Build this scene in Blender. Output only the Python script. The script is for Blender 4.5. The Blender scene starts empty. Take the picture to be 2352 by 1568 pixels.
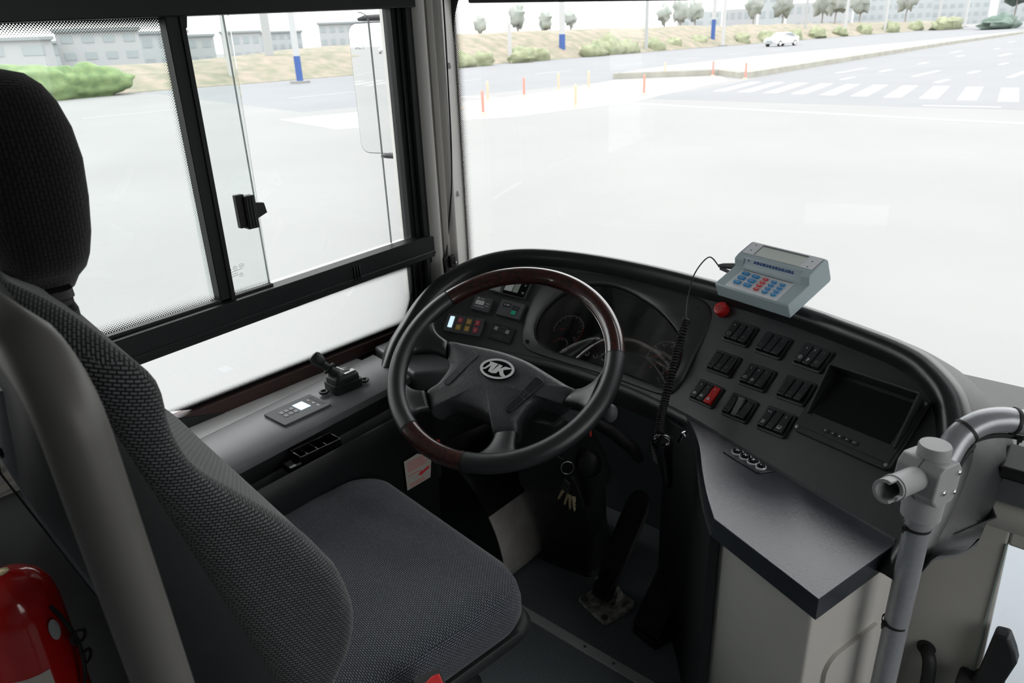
import bpy, math, random
from mathutils import Vector, Matrix
from mathutils.geometry import tessellate_polygon
random.seed(7)
V = Vector
C = bpy.context.scene.collection
PI = math.pi

# ---------------------------------------------------------------- materials
def mat(name, col, rough=.5, metal=0.0, spec=.5, noise=0.0, nscale=40., bump=0.0, bscale=200., emit=None, coat=0.0, col2=None, detail=3.):
    m = bpy.data.materials.new(name); m.use_nodes = True
    nt = m.node_tree; b = nt.nodes['Principled BSDF']
    b.inputs['Base Color'].default_value = (*col, 1)
    b.inputs['Roughness'].default_value = rough
    b.inputs['Metallic'].default_value = metal
    b.inputs['Specular IOR Level'].default_value = spec
    if coat:
        b.inputs['Coat Weight'].default_value = coat; b.inputs['Coat Roughness'].default_value = .05
    tc = nt.nodes.new('ShaderNodeTexCoord')
    if noise or col2:
        n = nt.nodes.new('ShaderNodeTexNoise'); n.inputs['Scale'].default_value = nscale; n.inputs['Detail'].default_value = detail
        nt.links.new(tc.outputs['Object'], n.inputs['Vector'])
        r = nt.nodes.new('ShaderNodeValToRGB')
        c2 = col2 if col2 else tuple(min(1, c * (1 + noise)) for c in col)
        c1 = col if col2 else tuple(c * (1 - noise) for c in col)
        r.color_ramp.elements[0].position = .35; r.color_ramp.elements[1].position = .65
        r.color_ramp.elements[0].color = (*c1, 1); r.color_ramp.elements[1].color = (*c2, 1)
        nt.links.new(n.outputs['Fac'], r.inputs['Fac']); nt.links.new(r.outputs['Color'], b.inputs['Base Color'])
    if bump:
        n2 = nt.nodes.new('ShaderNodeTexNoise'); n2.inputs['Scale'].default_value = bscale; n2.inputs['Detail'].default_value = 2
        nt.links.new(tc.outputs['Object'], n2.inputs['Vector'])
        bp = nt.nodes.new('ShaderNodeBump'); bp.inputs['Strength'].default_value = bump; bp.inputs['Distance'].default_value = .001
        nt.links.new(n2.outputs['Fac'], bp.inputs['Height']); nt.links.new(bp.outputs['Normal'], b.inputs['Normal'])
    if emit:
        b.inputs['Emission Color'].default_value = (*emit[0], 1); b.inputs['Emission Strength'].default_value = emit[1]
    return m

def math_node(nt, op, a, b=None, clamp=False):
    n = nt.nodes.new('ShaderNodeMath'); n.operation = op; n.use_clamp = clamp
    for i, v in enumerate((a, b)):
        if v is None: continue
        if isinstance(v, (int, float)): n.inputs[i].default_value = v
        else: nt.links.new(v, n.inputs[i])
    return n.outputs[0]

def glass_mat(name, tint=(.97, .985, .98), borders=None, pitch=.0055, width=.03, refl=1.0, rough=0.0, dirt=0.0):
    """clear pane: transparent + Fresnel reflection; borders = (u0,u1,v0,v1) printed dot fade along the edge (None = no dots)"""
    m = bpy.data.materials.new(name); m.use_nodes = True; nt = m.node_tree
    nt.nodes.clear(); L = nt.links
    out = nt.nodes.new('ShaderNodeOutputMaterial')
    tr = nt.nodes.new('ShaderNodeBsdfTransparent'); tr.inputs[0].default_value = (*tint, 1)
    gl = nt.nodes.new('ShaderNodeBsdfGlossy'); gl.inputs['Roughness'].default_value = rough
    fr = nt.nodes.new('ShaderNodeFresnel'); fr.inputs[0].default_value = 1.45
    mx = nt.nodes.new('ShaderNodeMixShader')
    L.new(math_node(nt, 'MULTIPLY', fr.outputs[0], refl), mx.inputs[0]); L.new(tr.outputs[0], mx.inputs[1]); L.new(gl.outputs[0], mx.inputs[2])
    last = mx
    if dirt:
        tcd = nt.nodes.new('ShaderNodeTexCoord'); nz = nt.nodes.new('ShaderNodeTexNoise'); nz.inputs['Scale'].default_value = 14; nz.inputs['Detail'].default_value = 8
        mp = nt.nodes.new('ShaderNodeMapping'); mp.inputs['Scale'].default_value = (1, .25, 1); L.new(tcd.outputs['Object'], mp.inputs[0]); L.new(mp.outputs[0], nz.inputs['Vector'])
        df = nt.nodes.new('ShaderNodeBsdfDiffuse'); df.inputs[0].default_value = (.55, .55, .53, 1)
        f = math_node(nt, 'MULTIPLY', math_node(nt, 'SUBTRACT', nz.outputs['Fac'], .42, True), dirt)
        m2 = nt.nodes.new('ShaderNodeMixShader'); L.new(f, m2.inputs[0]); L.new(last.outputs[0], m2.inputs[1]); L.new(df.outputs[0], m2.inputs[2]); last = m2
    if borders:
        uv = nt.nodes.new('ShaderNodeUVMap'); sp = nt.nodes.new('ShaderNodeSeparateXYZ'); L.new(uv.outputs[0], sp.inputs[0])
        d = None
        for ax, lo, hi in ((0, borders[0], borders[1]), (1, borders[2], borders[3])):
            for side, val in ((1, lo), (-1, hi)):
                if val is None: continue
                e = math_node(nt, 'SUBTRACT', sp.outputs[ax], val) if side == 1 else math_node(nt, 'SUBTRACT', val, sp.outputs[ax])
                d = e if d is None else math_node(nt, 'MINIMUM', d, e)
        a = math_node(nt, 'DIVIDE', math_node(nt, 'ADD', sp.outputs[0], sp.outputs[1]), pitch)
        b = math_node(nt, 'DIVIDE', math_node(nt, 'SUBTRACT', sp.outputs[0], sp.outputs[1]), pitch)
        def cen(x): return math_node(nt, 'SUBTRACT', math_node(nt, 'FRACT', x), .5)
        ca, cb = cen(a), cen(b)
        rr = math_node(nt, 'SQRT', math_node(nt, 'ADD', math_node(nt, 'MULTIPLY', ca, ca), math_node(nt, 'MULTIPLY', cb, cb)))
        rad = math_node(nt, 'MULTIPLY', math_node(nt, 'SUBTRACT', 1.0, math_node(nt, 'DIVIDE', d, width)), .46)
        on = math_node(nt, 'LESS_THAN', rr, rad)
        on = math_node(nt, 'MULTIPLY', on, math_node(nt, 'LESS_THAN', d, width))
        df = nt.nodes.new('ShaderNodeBsdfDiffuse'); df.inputs[0].default_value = (.012, .012, .012, 1)
        m3 = nt.nodes.new('ShaderNodeMixShader'); L.new(on, m3.inputs[0]); L.new(last.outputs[0], m3.inputs[1]); L.new(df.outputs[0], m3.inputs[2]); last = m3
    L.new(last.outputs[0], out.inputs[0])
    return m

def fabric_mat(name, base, dash, sx=.0064, sy=.0033, rot=0.0, amount=1.0):
    m = bpy.data.materials.new(name); m.use_nodes = True; nt = m.node_tree; L = nt.links
    b = nt.nodes['Principled BSDF']; b.inputs['Roughness'].default_value = .9; b.inputs['Specular IOR Level'].default_value = .15
    b.inputs['Sheen Weight'].default_value = .25; b.inputs['Sheen Roughness'].default_value = .5
    uv = nt.nodes.new('ShaderNodeUVMap'); mp = nt.nodes.new('ShaderNodeMapping'); mp.inputs['Rotation'].default_value = (0, 0, rot)
    L.new(uv.outputs[0], mp.inputs[0])
    br = nt.nodes.new('ShaderNodeTexBrick'); L.new(mp.outputs[0], br.inputs[0])
    br.inputs['Scale'].default_value = 1.0; br.inputs['Brick Width'].default_value = sx; br.inputs['Row Height'].default_value = sy
    br.inputs['Mortar Size'].default_value = sy * .27; br.inputs['Mortar Smooth'].default_value = .4
    br.inputs['Color1'].default_value = (*dash, 1); br.inputs['Color2'].default_value = (*[c * .72 for c in dash], 1); br.inputs['Mortar'].default_value = (*base, 1)
    L.new(br.outputs['Color'], b.inputs['Base Color'])
    bp = nt.nodes.new('ShaderNodeBump'); bp.inputs['Strength'].default_value = .5; bp.inputs['Distance'].default_value = .0012
    L.new(math_node(nt, 'SUBTRACT', 1.0, br.outputs['Fac']), bp.inputs['Height']); L.new(bp.outputs[0], b.inputs['Normal'])
    return m

M = {}
M['black'] = mat('black_plastic', (.018, .019, .020), .48, noise=.15, nscale=8, bump=.25, bscale=900)
M['dash'] = mat('dash_plastic', (.034, .035, .037), .42, spec=.7, noise=.12, nscale=6, bump=.35, bscale=700)
M['lipm'] = mat('dash_rim_plastic', (.020, .022, .023), .30, spec=.7, noise=.1, nscale=6, bump=.15, bscale=700)
M['desk'] = mat('worktop_vinyl', (.030, .036, .045), .27, spec=.9, noise=.18, nscale=12, bump=.18, bscale=260)
M['deep'] = mat('dull_black', (.008, .008, .009), .7)
M['leather'] = mat('rim_leather', (.020, .023, .024), .34, spec=.8, bump=.30, bscale=900)
M['pad'] = mat('hub_leather_grain', (.050, .051, .056), .40, spec=.8, bump=.9, bscale=420)
M['rubber'] = mat('black_rubber', (.012, .012, .012), .6)
M['gloss'] = mat('gloss_black', (.006, .006, .007), .08)
M['screen'] = mat('screen_black', (.004, .005, .005), .25)
M['chrome'] = mat('chrome', (.85, .86, .88), .08, metal=1)
M['steel'] = mat('brushed_steel', (.42, .42, .41), .35, metal=1, noise=.2, nscale=60)
M['brass'] = mat('brass', (.75, .62, .36), .35, metal=.4)
M['ringm'] = mat('bright_ring_metal', (.95, .95, .97), .25, metal=.3)
M['alu'] = mat('aluminium_strip', (.80, .81, .81), .4, metal=.2)
M['tube'] = mat('rail_grey_coating', (.38, .39, .41), .33, metal=.4, noise=.04, nscale=150)
M['clampm'] = mat('clamp_grey_plastic', (.36, .37, .37), .5)
M['railnear'] = mat('near_rail_grey_paint', (.135, .13, .12), .42, metal=.1)
M['cream'] = mat('cream_laminate', (.52, .505, .465), .5, noise=.04, nscale=5)
M['beige'] = mat('beige_fibreglass', (.50, .485, .44), .42, noise=.05, nscale=4)
M['pillar'] = mat('pillar_beige', (.80, .785, .74), .45, noise=.03, nscale=4)
M['seal'] = mat('pillar_seal_grey', (.22, .21, .19), .55)
M['winframe'] = mat('window_frame_black', (.012, .014, .015), .42)
M['brown'] = mat('brown_seal', (.045, .020, .016), .5)
M['greybox'] = mat('mid_grey_plastic', (.10, .105, .11), .5)
M['wallgrey'] = mat('grey_wall_panel', (.23, .24, .245), .5)
M['shellgrey'] = mat('seat_shell_grey', (.095, .105, .115), .42)
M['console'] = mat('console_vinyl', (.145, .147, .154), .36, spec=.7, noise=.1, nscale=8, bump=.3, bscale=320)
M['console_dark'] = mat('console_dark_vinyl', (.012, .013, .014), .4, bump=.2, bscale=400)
M['floor'] = mat('vinyl_floor', (.20, .235, .25), .55, noise=.25, nscale=300, bump=.1, bscale=200)
M['ceil'] = mat('ceiling_panel', (.50, .50, .48), .6)
M['red'] = mat('red_plastic', (.62, .018, .02), .35)
M['redgloss'] = mat('red_enamel', (.55, .008, .008), .14, coat=.6)
M['white'] = mat('white_plastic', (.75, .75, .73), .4)
M['bright'] = mat('bright_print', (.95, .95, .95), .35)
M['mark'] = mat('white_print', (.72, .73, .75), .5)
M['markdim'] = mat('dim_print', (.16, .165, .17), .5)
M['markred'] = mat('red_print', (.90, .06, .07), .5)
M['needle'] = mat('needle_red', (.95, .10, .07), .4)
M['rocker'] = mat('rocker_black', (.024, .026, .028), .36)
M['bank'] = mat('switch_frame_black', (.016, .017, .018), .45)
M['devblue'] = mat('device_pale_blue', (.58, .70, .74), .32)
M['devdeck'] = mat('device_deck_whitened', (.84, .87, .90), .35)  # whitened in place of the sky light falling on the terminal's top
M['lcd'] = mat('lcd_pale', (.84, .90, .85), .12)
M['lcdgreen'] = mat('lcd_green', (.42, .48, .40), .2)
M['keyblue'] = mat('key_blue', (.05, .34, .72), .3)
M['keyred'] = mat('key_red', (.80, .09, .10), .3)
M['printblue'] = mat('print_blue', (.02, .12, .42), .5)
M['yellow'] = mat('amber_button', (.60, .36, .06), .4)
M['pink'] = mat('red_square_button', (.55, .07, .10), .4)
M['green'] = mat('green_button', (.02, .55, .32), .35)
M['litblue'] = mat('lit_display', (.5, .65, .75), .3, emit=((.62, .82, 1.0), 1.0))
M['gauge'] = mat('gauge_face', (.026, .030, .037), .45)
M['paper'] = mat('sticker_paper', (.62, .58, .52), .6)
M['pedal'] = mat('pedal_rubber', (.026, .025, .023), .6, bump=.4, bscale=300)
M['pedalplate'] = mat('worn_pedal_plate', (.55, .54, .50), .45, metal=.3, noise=.5, nscale=70)
M['archglint'] = mat('wheel_arch_painted_glint', (.80, .78, .75), .22, metal=.2, nscale=14, col2=(.62, .57, .53))
M['fabric'] = fabric_mat('seat_weave', (.014, .017, .022), (.19, .21, .245))
M['fabric_side'] = fabric_mat('seat_side_weave', (.008, .008, .009), (.13, .135, .14), sx=.0076, sy=.0038, rot=.35)
M['fabric_head'] = fabric_mat('headrest_weave', (.006, .006, .006), (.022, .022, .022), sx=.010, sy=.0042, rot=1.60)
def wood():
    m = bpy.data.materials.new('burl_wood'); m.use_nodes = True; nt = m.node_tree; L = nt.links; b = nt.nodes['Principled BSDF']
    tc = nt.nodes.new('ShaderNodeTexCoord'); mp = nt.nodes.new('ShaderNodeMapping'); L.new(tc.outputs['Object'], mp.inputs[0])
    n = nt.nodes.new('ShaderNodeTexNoise'); n.inputs['Scale'].default_value = 60; n.inputs['Detail'].default_value = 6; n.inputs['Distortion'].default_value = 1.5; L.new(mp.outputs[0], n.inputs['Vector'])
    r = nt.nodes.new('ShaderNodeValToRGB'); L.new(n.outputs['Fac'], r.inputs[0]); e = r.color_ramp.elements
    e[0].position = .35; e[0].color = (.006, .003, .002, 1); e[1].position = .7; e[1].color = (.075, .014, .008, 1)
    L.new(r.outputs[0], b.inputs['Base Color']); b.inputs['Roughness'].default_value = .3
    b.inputs['Coat Weight'].default_value = 1; b.inputs['Coat Roughness'].default_value = .03
    return m
M['wood'] = wood()
# outdoors
M['asphalt'] = mat('asphalt', (.207, .205, .201), .9, noise=.035, nscale=.25, detail=8)
M['asphalt2'] = mat('asphalt_grey', (.178, .181, .188), .9, noise=.03, nscale=.3, detail=8)
M['paint'] = mat('road_paint', (.265, .264, .256), .7)
M['hatch'] = mat('hatch_paint_worn', (.242, .238, .222), .7, noise=.06, nscale=.8)
M['kerb'] = mat('kerb_concrete', (.262, .258, .246), .8, noise=.03, nscale=.5)
M['kerbside'] = mat('kerb_stone', (.33, .32, .28), .8, noise=.1, nscale=1.2)
M['verge'] = mat('dry_grass', (.265, .220, .175), .95, nscale=.9, col2=(.165, .165, .115), detail=12)
M['bush'] = mat('bush_leaves', (.175, .20, .115), .9, nscale=1.5, col2=(.27, .28, .18), detail=6)
M['hedge'] = mat('hedge_leaves', (.125, .19, .085), .9, nscale=2.2, col2=(.20, .27, .12), detail=6)
M['twig'] = mat('tree_bark', (.27, .25, .235), .9)
M['crown'] = mat('pale_tree_crown', (.25, .28, .25), .95, nscale=.9, col2=(.37, .385, .36), detail=6)
M['dkcrown'] = mat('dark_tree_crown', (.07, .105, .085), .95, nscale=.5, col2=(.13, .17, .145), detail=6)
M['pole'] = mat('white_pole', (.46, .46, .46), .6)
M['polegrey'] = mat('grey_pole', (.36, .37, .37), .7)
M['bluepaint'] = mat('blue_band', (.045, .10, .30), .5)
M['bwall'] = mat('pale_building', (.40, .405, .41), .8, noise=.04, nscale=.05)
M['bgrey'] = mat('grey_building', (.40, .42, .43), .8, noise=.08, nscale=.05)  # building grey and window colours lightened, distance haze put into the colour
M['bwin'] = mat('building_window', (.31, .34, .35), .5)
M['broof'] = mat('building_roof', (.27, .29, .295), .8)
M['boll'] = mat('orange_bollard', (.60, .24, .19), .6)
M['boll2'] = mat('faded_bollard', (.62, .42, .30), .6)
M['carw'] = mat('white_car_paint', (.52, .52, .52), .25, coat=.5)
M['carglass'] = mat('car_glass', (.22, .25, .27), .1)
M['tyre'] = mat('tyre', (.05, .05, .05), .8)
M['mirror'] = mat('mirror_glass', (.92, .93, .92), .0, metal=1)
M['glassedge'] = mat('glass_edge', (.34, .40, .37), .3)
M['certm'] = mat('etched_print', (.30, .31, .31), .7)

# ---------------------------------------------------------------- mesh builder
class MB:
    def __init__(s): s.v = []; s.f = []; s.uv = None
    def add(s, vs, fs):
        o = len(s.v); s.v += [V(p) for p in vs]; s.f += [tuple(i + o for i in f) for f in fs]; return s
    def box(s, c, size, R=None):
        x, y, z = [d / 2 for d in size]; c = V(c)
        P = [V((a, b, d)) for a in (-x, x) for b in (-y, y) for d in (-z, z)]
        if R is not None: P = [R @ p for p in P]
        return s.add([c + p for p in P], [(0, 1, 3, 2), (4, 6, 7, 5), (0, 4, 5, 1), (2, 3, 7, 6), (0, 2, 6, 4), (1, 5, 7, 3)])
    def bx(s, a, b):
        return s.box([(a[i] + b[i]) / 2 for i in range(3)], [abs(b[i] - a[i]) for i in range(3)])
    def loft(s, rings, closed=True, cap=True):
        n = len(rings[0]); o = len(s.v)
        for r in rings: s.v += [V(p) for p in r]
        for i in range(len(rings) - 1):
            for j in range(n if closed else n - 1):
                k = (j + 1) % n
                s.f.append((o + i * n + j, o + i * n + k, o + (i + 1) * n + k, o + (i + 1) * n + j))
        if cap and closed:
            s.f.append(tuple(o + j for j in reversed(range(n)))); s.f.append(tuple(o + (len(rings) - 1) * n + j for j in range(n)))
        return s
    def tube(s, path, r, n=10, cap=True):
        P = [V(p) for p in path]; m = len(P); rs = r if isinstance(r, (list, tuple)) else [r] * m
        rings = []; up = None
        for i, p in enumerate(P):
            t = (P[min(i + 1, m - 1)] - P[max(i - 1, 0)]).normalized()
            if up is None:
                up = t.orthogonal().normalized()
            up = (up - t * up.dot(t)).normalized(); w = t.cross(up)
            rings.append([p + (up * math.cos(2 * PI * k / n) + w * math.sin(2 * PI * k / n)) * rs[i] for k in range(n)])
        return s.loft(rings, True, cap)
    def cyl(s, a, b, r0, r1=None, n=20):
        return s.tube([a, b], [r0, r0 if r1 is None else r1], n)
    def lathe(s, o, ax, prof, n=24):
        """prof: (radius, height) along axis ax from o"""
        o = V(o); ax = V(ax).normalized(); u = ax.orthogonal().normalized(); w = ax.cross(u)
        rings = [[o + ax * h + (u * math.cos(2 * PI * k / n) + w * math.sin(2 * PI * k / n)) * max(r, 1e-5) for k in range(n)] for r, h in prof]
        return s.loft(rings)
    def prism(s, poly, h0, h1, fr=None):
        """poly in local xy, extruded z h0..h1; fr = Matrix frame"""
        n = len(poly); area = sum(poly[i][0] * poly[(i + 1) % n][1] - poly[(i + 1) % n][0] * poly[i][1] for i in range(n))
        if area < 0: poly = list(reversed(poly))
        a = [V((p[0], p[1], h0)) for p in poly]; b = [V((p[0], p[1], h1)) for p in poly]
        tri = tessellate_polygon([[V((p[0], p[1], 0)) for p in poly]])
        vs = a + b
        if fr is not None: vs = [fr @ p for p in vs]
        fs = [(i, (i + 1) % n, n + (i + 1) % n, n + i) for i in range(n)]
        for t in tri:
            x = (V(poly[t[1]]) - V(poly[t[0]])).to_2d() if False else None
            p0, p1, p2 = [poly[k] for k in t]
            cr = (p1[0] - p0[0]) * (p2[1] - p0[1]) - (p1[1] - p0[1]) * (p2[0] - p0[0])
            t = t if cr > 0 else (t[0], t[2], t[1])
            fs.append(tuple(n + k for k in t)); fs.append(tuple(reversed(t)))
        return s.add(vs, fs)
    def grid(s, rows):
        n = len(rows[0]); o = len(s.v)
        for r in rows: s.v += [V(p) for p in r]
        for i in range(len(rows) - 1):
            for j in range(n - 1):
                s.f.append((o + i * n + j, o + i * n + j + 1, o + (i + 1) * n + j + 1, o + (i + 1) * n + j))
        return s
    def sphere(s, c, r, n=14, sc=(1, 1, 1), R=None):
        c = V(c); rings = []
        for i in range(n + 1):
            a = -PI / 2 + PI * i / n
            ring = [V((math.cos(a) * math.cos(2 * PI * k / n) * r * sc[0], math.cos(a) * math.sin(2 * PI * k / n) * r * sc[1], math.sin(a) * r * sc[2])) for k in range(n)]
            if abs(math.cos(a)) < 1e-6: ring = [p * 1.0 + V((1e-5 * math.cos(2 * PI * k / n), 1e-5 * math.sin(2 * PI * k / n), 0)) for k, p in enumerate(ring)]
            if R is not None: ring = [R @ p for p in ring]
            rings.append([c + p for p in ring])
        return s.loft(rings)
    def xf(s, m):
        s.v = [m @ p for p in s.v]; return s
    def merge(s, o): return s.add(o.v, o.f)

FR = {}   # root name -> inverse world matrix
def rrect(w, h, r, n=5, c=(0, 0)):
    out = []
    for cx, cy, a0 in ((w / 2 - r, h / 2 - r, 0), (-w / 2 + r, h / 2 - r, PI / 2), (-w / 2 + r, -h / 2 + r, PI), (w / 2 - r, -h / 2 + r, 1.5 * PI)):
        for k in range(n + 1):
            a = a0 + PI / 2 * k / n; out.append((c[0] + cx + r * math.cos(a), c[1] + cy + r * math.sin(a)))
    return out
def frame(o, X, Y):
    X = V(X).normalized(); Z = X.cross(V(Y)).normalized(); Y = Z.cross(X)
    m = Matrix((X, Y, Z)).transposed().to_4x4(); m.translation = V(o); return m
def smooth_poly(pts, n=6, closed=True):
    out = []; m = len(pts); rng = range(m) if closed else range(m - 1)
    for i in rng:
        if closed: p = [V((*pts[(i + k) % m], 0)) if len(pts[0]) == 2 else V(pts[(i + k) % m]) for k in (-1, 0, 1, 2)]
        else:
            p = [V((*pts[max(0, min(m - 1, i + k))], 0)) if len(pts[0]) == 2 else V(pts[max(0, min(m - 1, i + k))]) for k in (-1, 0, 1, 2)]
        for k in range(n):
            t = k / n
            out.append(.5 * (2 * p[1] + (p[2] - p[0]) * t + (2 * p[0] - 5 * p[1] + 4 * p[2] - p[3]) * t * t + (-p[0] + 3 * p[1] - 3 * p[2] + p[3]) * t ** 3))
    if not closed: out.append(V((*pts[-1], 0)) if len(pts[0]) == 2 else V(pts[-1]))
    return [(q.x, q.y) for q in out] if len(pts[0]) == 2 else out

def thing(name, label, cat, fr=(0, 0, 0), group=None, kind=None):
    o = bpy.data.objects.new(name, None); C.objects.link(o); o.empty_display_size = .05
    m = fr if isinstance(fr, Matrix) else Matrix.Translation(V(fr))
    o.matrix_world = m; FR[o] = m.inverted()
    if label: o['label'] = label
    if cat: o['category'] = cat
    if group: o['group'] = group
    if kind: o['kind'] = kind
    return o
def rootof(o):
    while o.parent is not None: o = o.parent
    return o
def obj(name, mb, m, parent=None, bevel=0, smooth=True, world=True, label=None, seg=2, uvs=None, boxuv=False, ang=40):
    me = bpy.data.meshes.new(name)
    vs = mb.v
    if parent is not None and world:
        inv = FR.get(rootof(parent), Matrix.Identity(4))
        vs = [inv @ p for p in vs]
    me.from_pydata([tuple(p) for p in vs], [], mb.f); me.validate(); me.update()
    if m is not None: me.materials.append(m)
    if boxuv or uvs:
        uvl = me.uv_layers.new(name='UVMap')
        for poly in me.polygons:
            nn = poly.normal; ax = max(range(3), key=lambda i: abs(nn[i]))
            for li in poly.loop_indices:
                vi = me.loops[li].vertex_index
                if uvs: uvl.data[li].uv = uvs(mb.v[vi])
                else:
                    co = me.vertices[vi].co
                    uvl.data[li].uv = ((co.x, co.y) if ax == 2 else (co.y, co.z) if ax == 0 else (co.x, co.z))
    if smooth:
        for p in me.polygons: p.use_smooth = True
        try: me.set_sharp_from_angle(angle=math.radians(ang))
        except Exception: pass
    o = bpy.data.objects.new(name, me); C.objects.link(o)
    if parent is not None: o.parent = parent
    if bevel:
        b = o.modifiers.new('bevel', 'BEVEL'); b.width = bevel; b.segments = seg; b.limit_method = 'ANGLE'; b.angle_limit = math.radians(35)
        if hasattr(b, 'harden_normals'): b.harden_normals = False
    if label: o['label'] = label
    return o
def tag(o, label, cat, group=None, kind=None):
    o['label'] = label; o['category'] = cat
    if group: o['group'] = group
    if kind: o['kind'] = kind
    return o
def struct(name, mb, m, parent=None, label=None, **k):
    o = obj(name, mb, m, parent, **k)
    if parent is None: o['kind'] = 'structure'
    if label: o['label'] = label
    return o
def copytree(o, fr):
    r = o.copy(); C.objects.link(r); r.matrix_world = fr; FR[r] = fr.inverted()
    for ch in list(o.children):
        c = ch.copy(); C.objects.link(c); c.parent = r
        for g in list(ch.children):
            d = g.copy(); C.objects.link(d); d.parent = c
    return r
_txt = {}
def text_mb(s, size, fr, h=.0002, align='CENTER', bold=0.0):
    key = (s, align, bold)
    if key not in _txt:
        cu = bpy.data.curves.new('t', 'FONT'); cu.body = s; cu.size = 1; cu.align_x = align; cu.align_y = 'CENTER'; cu.offset = bold; cu.resolution_u = 2
        to = bpy.data.objects.new('t', cu); C.objects.link(to)
        dg = bpy.context.evaluated_depsgraph_get(); me = bpy.data.meshes.new_from_object(to.evaluated_get(dg))
        _txt[key] = ([v.co.copy() for v in me.vertices], [tuple(p.vertices) for p in me.polygons])
        bpy.data.objects.remove(to); bpy.data.curves.remove(cu); bpy.data.meshes.remove(me)
    vs, fs = _txt[key]; mb = MB()
    mb.add([fr @ V((p.x * size, p.y * size, h)) for p in vs], fs); return mb
def strokes(lines, w, fr, h=.0003):
    """thin flat strokes: list of polylines in local xy"""
    mb = MB()
    for ln in lines:
        for a, b in zip(ln[:-1], ln[1:]):
            a, b = V((*a, 0)), V((*b, 0)); d = (b - a)
            if d.length < 1e-7: continue
            d.normalize(); nn = V((-d.y, d.x, 0)) * w / 2
            e = d * w * .3
            q = [a - nn - e, b - nn + e, b + nn + e, a + nn - e]
            mb.add([fr @ V((p.x, p.y, h)) for p in q] + [fr @ V((p.x, p.y, h * .2)) for p in q], [(0, 1, 2, 3), (0, 4, 5, 1), (1, 5, 6, 2), (2, 6, 7, 3), (3, 7, 4, 0)])
    return mb
def arc(c, r, a0, a1, n=12, ry=None):
    ry = ry or r
    return [(c[0] + r * math.cos(math.radians(a0 + (a1 - a0) * k / n)), c[1] + ry * math.sin(math.radians(a0 + (a1 - a0) * k / n))) for k in range(n + 1)]
# ================================================================ camera, sky
F_, PIT, AZ, ROLL = 1680., math.radians(22.7), math.radians(41.7), math.radians(2.3)
cam_d = bpy.data.cameras.new('camera'); cam = bpy.data.objects.new('camera', cam_d); C.objects.link(cam)
fw = V((-math.sin(AZ) * math.cos(PIT), math.cos(AZ) * math.cos(PIT), -math.sin(PIT)))
r0 = V((math.cos(AZ), math.sin(AZ), 0)); u0 = r0.cross(fw)
rr_ = r0 * math.cos(ROLL) - u0 * math.sin(ROLL); uu_ = u0 * math.cos(ROLL) + r0 * math.sin(ROLL)
mm = Matrix((rr_, uu_, -fw)).transposed().to_4x4(); mm.translation = V((0, 0, 1.33))
cam.matrix_world = mm; cam_d.sensor_width = 36; cam_d.lens = F_ / 2352 * 36; cam_d.clip_start = .02; cam_d.clip_end = 2000
cam_d.dof.use_dof = True; cam_d.dof.focus_distance = 1.4; cam_d.dof.aperture_fstop = 9
sc = bpy.context.scene; sc.camera = cam
sc.view_settings.view_transform = 'Standard'; sc.view_settings.look = 'None'; sc.view_settings.gamma = 1
sc.view_settings.exposure = 0.0
sc.view_settings.use_curve_mapping = False
w = bpy.data.worlds.new('overcast_sky'); sc.world = w; w.use_nodes = True
wn = w.node_tree; bg = wn.nodes['Background']
tc = wn.nodes.new('ShaderNodeTexCoord'); sp = wn.nodes.new('ShaderNodeSeparateXYZ'); wn.links.new(tc.outputs['Generated'], sp.inputs[0])
rp = wn.nodes.new('ShaderNodeValToRGB'); wn.links.new(sp.outputs[2], rp.inputs[0])
rp.color_ramp.elements[0].position = 0; rp.color_ramp.elements[0].color = (1, .995, .985, 1)
rp.color_ramp.elements[1].position = 1; rp.color_ramp.elements[1].color = (.95, .97, 1, 1)
wn.links.new(rp.outputs[0], bg.inputs[0]); 
k_ = math_node(wn, 'MULTIPLY', math_node(wn, 'ADD', math_node(wn, 'MULTIPLY', math_node(wn, 'MAXIMUM', sp.outputs[2], 0.0), 2.0), 1.0), 5.5 / 3)   # overcast sky: zenith three times the horizon
wn.links.new(k_, bg.inputs[1])

RZ = -.97   # road level, driver's floor is z = 0
# ================================================================ bus shell
def wall_z(y, a, b): return a + (b - a) * (y - .44) / .86
XL = -1.5
# side wall under and above the driver's window, one object
mb = MB()
mb.bx((XL - .05, -2.6, -.35), (XL, 1.36, .535))
mb.bx((XL - .05, -2.6, .535), (XL, .40, .74))
mb.bx((XL - .05, -2.6, 1.43), (XL, 1.36, 1.96))
mb.bx((XL - .05, -2.6, .74), (XL, -1.1, 1.43))
mb.bx((XL - .05, -.35, .74), (XL, 0.0, 1.43))
struct('wall_left', mb, M['wallgrey'], smooth=False)
# pale ledge with ribbed face below the window behind the seat
mb = MB(); mb.bx((XL, -1.2, .640), (XL + .035, .40, .658))
for k in range(6): mb.bx((XL, -1.2, .578 + k * .010), (XL + .022 + .004 * (k % 2), .40, .588 + k * .010))
struct('trim_1', mb, M['cream'], smooth=False)
mb = MB(); mb.bx((XL, .50, .545), (XL + .15, 1.05, .558))
struct('trim_2', mb, M['white'], smooth=False)
mb = MB(); mb.bx((XL - .02, .40, .525), (XL + .012, 1.34, .588))
struct('trim_3', mb, M['brown'], smooth=False)
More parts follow.
